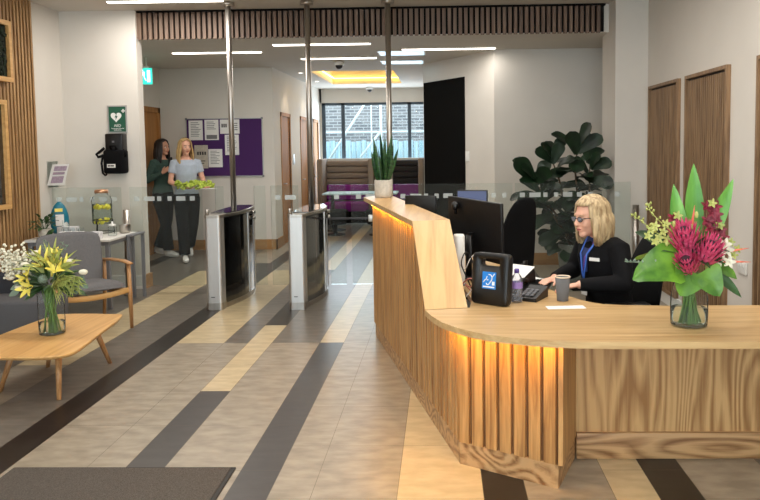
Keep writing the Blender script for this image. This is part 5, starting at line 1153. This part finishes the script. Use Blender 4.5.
# --- receptionist (local +x is the way she faces, +y her left)
P1 = thing('person', 'seated blonde receptionist in glasses and black blazer typing behind the desk', 'person', (1.02, 4.42, 0), PI+.42)
torso = [(0, 0, .48), (.0, 0, .56), (.015, 0, .68), (.045, 0, .82), (.065, 0, .93), (.070, 0, 1.0), (.080, 0, 1.045), (.095, 0, 1.10), (.11, 0, 1.15)]
trad = [(.10, .16), (.115, .175), (.105, .15), (.115, .155), (.110, .168), (.085, .158), (.055, .085), (.046, .050), (.046, .048)]
hm = T3((.150, 0, 1.163))@Matrix.Rotation(.02, 4, 'Z')@Matrix.Rotation(.10, 4, 'Y')
m_ = MB(); m_.tube(torso, trad, 24, hint=(1, 0, 0)); head(m_, hm)
arms = {}
for s_, el, wr, dr in ((1, (.09, .25, .80), (.33, .135, .795), (.9, -.25, -.12)), (-1, (.10, -.24, .81), (.34, -.10, .795), (.95, .25, -.12))):
    sh = (.065, s_*.165, .985); arms[s_] = (sh, el, wr)
    m_.tube([(.06, s_*.10, .99), sh, V(sh).lerp(V(el), .5), el], [.05, .052, .045, .040], 14); m_.tube([el, V(el).lerp(V(wr), .3), wr], [.040, .037, .024], 14); m_.ell(el, .040, 12)
    hand(m_, wr, dr, (0, 0, -1), -1*s_ if True else 1, .95, .55)
for s_ in (-1, 1):
    m_.tube([(0, s_*.09, .52), (.2, s_*.10, .54), (.42, s_*.10, .52)], [.088, .08, .058], 16); m_.tube([(.42, s_*.10, .52), (.43, s_*.10, .32), (.40, s_*.10, .10)], [.058, .05, .034], 14); m_.ell((.42, s_*.10, .52), .06, 12)
organic('body', m_, M['skin'], P1, .006, 3, world=False)
face(hm, P1, 'blonde'); hair(hm, M['blonde'], P1, -.160, 46, True, 0, .020, 2, .012, .98)
m_ = MB(); up_ = [(p, (r_[0]+.014, r_[1]+.016)) for p, r_ in zip(torso[:6], trad[:6])]
m_.tube([p for p, r_ in up_]+[(.072, 0, 1.035)], [r_ for p, r_ in up_]+[(.066, .105)], 24, hint=(1, 0, 0))
for s_ in (-1, 1):
    sh, el, wr = arms[s_]; wv = V(wr); ev = V(el)
    m_.tube([(.06, s_*.10, .995), sh, V(sh).lerp(ev, .5), el], [.062, .066, .059, .054], 16); m_.tube([el, ev.lerp(wv, .4), wv-(wv-ev).normalized()*.012], [.054, .049, .036], 14); m_.ell(el, .055, 12)
    m_.tube([(.14, s_*.052, 1.00), (.175, s_*.055, .93), (.172, s_*.04, .84)], [(.010, .028), (.012, .034), (.008, .012)], 10, hint=(1, 0, 0))
organic('blazer', m_, M['suit'], P1, .007, 3, world=False)
m_ = MB(); vs = [(.128, .050, 1.05), (.128, -.050, 1.05), (.196, -.026, .94), (.196, .026, .94), (.1895, .012, .84), (.1895, -.012, .84)]; m_.add(vs+[(a-.03, b, c) for a, b, c in vs], [(0, 1, 2, 3), (3, 2, 5, 4), (7, 6, 9, 8), (8, 9, 10, 11), (0, 3, 9, 6), (3, 4, 10, 9), (1, 7, 8, 2), (2, 8, 11, 5), (0, 6, 7, 1), (4, 5, 11, 10)]); m_.build('blouse', mat('blouse_navy', (38, 50, 96), .8), P1)
m_ = MB(); m_.tube([(.085, .062, 1.085), (.14, .05, 1.03), (.197, .032, .95), (.200, .012, .84), (.194, .0, .78)], [(.002, .008)]*5, 8, hint=(1, 0, 0)); m_.tube([(.085, -.062, 1.085), (.14, -.05, 1.03), (.197, -.03, .95), (.200, -.010, .84), (.194, .0, .78)], [(.002, .008)]*5, 8, hint=(1, 0, 0)); ly = m_.build('lanyard', M['lanyard'], P1)
m_ = MB(); m_.tube([(.14, .033, 1.03), (.2, .016, .93), (.202, .004, .85)], [(.002, .005)]*3, 8, hint=(1, 0, 0)); m_.build('purple_ribbon', M['purple_l'], ly)
m_ = MB(); m_.box((.190, -.027, .70), (.194, .027, .78), .001); m_.build('pass_card', M['paper'], ly)
m_ = MB(); m_.box((-.003, -.032, -.010), (.002, .032, .010), .001); m_.xf(T3((.186, .092, .925))@Matrix.Rotation(.5, 4, 'Z')); m_.build('name_badge', M['paper'], P1)
m_ = MB()
for s_ in (-1, 1):
    c = (.0995, s_*.031, .004); m_.tube([(c[0]-.002*abs(math.cos(a)), c[1]+.0215*math.cos(a)*(1+.15*math.cos(a)**2), c[2]+.0145*math.sin(a)) for a in [q*PI/10 for q in range(21)]], .0019, 6)
    m_.tube([(.097, s_*.054, .010), (.06, s_*.078, .010), (0, s_*.084, .008), (-.02, s_*.084, -.006)], [.0026, .0024, .002, .002], 6)
m_.tube([(.101, -.011, .008), (.104, 0, .011), (.101, .011, .008)], .0018, 6); m_.xf(hm); gl = m_.build('glasses', M['black'], P1)
for s_ in (-1, 1): m_ = MB(); m_.ell((.0985, s_*.031, .004), (.0008, .020, .0135), 12); m_.xf(hm); m_.build('lens', glass('lens', (.93, .95, 1), .18, .4, (.75, .8, .95)), gl)
m_ = MB()
m_.tube([(0, 0, .50), (0, 0, .62)], [(.125, .185), (.122, .165)], 20, hint=(1, 0, 0))
for s_ in (-1, 1): m_.tube([(0, s_*.09, .52), (.2, s_*.10, .54), (.43, s_*.10, .52)], [.10, .094, .072], 16); m_.ell((.425, s_*.10, .52), .072, 12); m_.tube([(.43, s_*.10, .52), (.44, s_*.10, .32), (.405, s_*.10, .12)], [.072, .066, .06], 14)
organic('trousers', m_, M['trouser'], P1, .01, 3, world=False)
for s_ in (-1, 1): shoe(P1, (.40, s_*.10, .085), (1, 0, 0), M['black'])

def walker(lab, loc, rz, legs, arms_, skin, top, hairm, hairlen, headrot, lean_=0.0, sleeve='short', seed=3):
    P_ = thing('person', lab, 'person', loc, rz)
    L_ = lean_; torso = [(0, 0, .86), (.0, 0, .95), (L_*.3, 0, 1.08), (L_*.6+.01, 0, 1.24), (L_*.8+.005, 0, 1.36), (L_*.9, 0, 1.425), (L_, 0, 1.46), (L_+.008, 0, 1.51), (L_+.018, 0, 1.56)]
    tr = [(.10, .155), (.105, .165), (.085, .125), (.105, .140), (.100, .155), (.070, .145), (.050, .075), (.042, .046), (.044, .046)]
    hm_ = T3((L_+.03, 0, 1.622))@Matrix.Rotation(headrot, 4, 'Z')
    m_ = MB(); m_.tube(torso, tr, 24, hint=(1, 0, 0)); head(m_, hm_)
    for s_, el, wr, dr, pn, ts, cu in arms_:
        sh = (L_*.9, s_*.160, 1.405); m_.tube([(L_*.9, s_*.09, 1.41), sh, V(sh).lerp(V(el), .5), el], [.046, .048, .041, .036], 14); m_.tube([el, V(el).lerp(V(wr), .35), wr], [.036, .034, .023], 14); m_.ell(el, .037, 12); hand(m_, wr, dr, pn, ts, 1.0, cu)
    for hip, kn, an in legs: m_.tube([hip, V(hip).lerp(V(kn), .5), kn], [.085, .072, .054], 14); m_.tube([kn, V(kn).lerp(V(an), .35), an], [.054, .052, .034], 14)
    organic('body', m_, skin, P_, .008, 2, world=False)
    face(hm_, P_, 'darkhair'); hair(hm_, hairm, P_, hairlen, 40, False, 0.0, .023, seed, .016, 1.05)
    m_ = MB(); m_.tube([(p[0], p[1], p[2]) for p in torso[1:6]]+[(L_*.95, 0, 1.445)], [(a+.014, b+.014) for a, b in tr[1:6]]+[(.062, .095)], 24, hint=(1, 0, 0))
    for s_, el, wr, dr, pn, ts, cu in arms_:
        sh = V((L_*.9, s_*.160, 1.405)); ev, wv = V(el), V(wr)
        if sleeve == 'short': m_.tube([(L_*.9, s_*.09, 1.41), sh, sh.lerp(ev, .55)], [.056, .060, .056], 16)
        else: m_.tube([(L_*.9, s_*.09, 1.41), sh, sh.lerp(ev, .5), ev], [.056, .058, .052, .047], 16); m_.ell(ev, .048, 12); m_.tube([ev, ev.lerp(wv, .4), wv], [.047, .044, .031], 14)
    organic('top', m_, top, P_, .008, 3, world=False)
    m_ = MB(); m_.tube([(0, 0, .84), (0, 0, .93), (L_*.25, 0, 1.05)], [(.115, .165), (.122, .180), (.102, .145)], 22, hint=(1, 0, 0))
    for hip, kn, an in legs: h_, k_, a_ = V(hip), V(kn), V(an); m_.tube([h_, h_.lerp(k_, .5), k_], [.104, .092, .078], 16); m_.ell(k_, .078, 12); m_.tube([k_, k_.lerp(a_, .5), a_+V((0, 0, .0))], [.078, .078, .078], 16)
    organic('trousers', m_, M['trouser'], P_, .011, 3, world=False)
    return P_
W1 = walker('blonde young woman in pale blue top walking with yellow-green vest', (-3.69, 10.45, 0), -1.15,
            [((0, -.085, .90), (.15, -.085, .50), (.24, -.07, .10)), ((0, .085, .90), (-.06, .08, .50), (-.36, .05, .17))],
            [(-1, (.03, -.22, 1.13), (.22, -.02, 1.045), (.6, .8, -.05), (0, 0, 1), 1, .5), (1, (.0, .235, 1.14), (.24, .22, 1.05), (.9, .3, -.05), (0, 0, 1), -1, .5)], M['skin'], M['bluetop'], M['blonde2'], -.30, .25, 0, 'short', 5)
shoe(W1, (.25, -.07, .092), (1, 0, 0), M['shoe']); shoe(W1, (-.375, .05, .165), (.82, 0, -.57), M['shoe'])
W2 = walker('young woman with long dark hair in dark green top near oak door', (-4.19, 10.85, 0), -.45,
            [((0, -.085, .90), (.12, -.085, .50), (.16, -.08, .10)), ((0, .085, .90), (-.02, .08, .50), (-.20, .07, .12))],
            [(-1, (-.06, -.23, 1.14), (.15, -.14, 1.25), (.75, .3, .6), (0, 1, 0), 1, .6), (1, (-.02, .22, 1.13), (.2, .10, 1.20), (.8, -.4, .4), (0, -1, 0), 1, .6)], M['skin2'], M['greentop'], M['darkhair'], -.36, .1, 0, 'long', 8)
shoe(W2, (.165, -.08, .092), (1, 0, 0), M['shoe']); shoe(W2, (-.205, .07, .10), (.97, 0, -.15), M['shoe'])
mw = wm(W2); m_ = MB(); m_.box((.235, -.10, 1.33), (.25, -.03, 1.48), .004); m_.xf(mw); tag(m_.build('smartphone', M['black']), 'dark phone held up by the dark haired woman in green', 'phone')
mw = wm(W1); m_ = MB(); rn = random.Random(2)
for i in range(80):
    y = -.16+.5*i/79; m_.ell((.25+rn.uniform(-.06, .06), y, 1.085+rn.uniform(-.04, .045)), (rn.uniform(.02, .06), rn.uniform(.015, .05), rn.uniform(.006, .02)), 10, Matrix.Rotation(rn.uniform(-1.2, 1.2), 3, 'X')@Matrix.Rotation(rn.uniform(-1, 1), 3, 'Y'))
m_.xf(mw); vest = organic('hi_vis_vest', m_, M['hivis'], None, .006, 1, world=False); tag(vest, 'crumpled yellow-green hi-vis vest carried by the blonde walking woman', 'vest')
m_ = MB(); m_.box((-.07, -.10, 0), (.07, .10, .004)); m_.xf(mw@T3((.35, .27, 1.035))@Matrix.Rotation(.3, 4, 'Z')); tag(m_.build('paper_sheet', M['paper']), 'white paper held under the yellow-green vest by the blonde walker', 'paper')
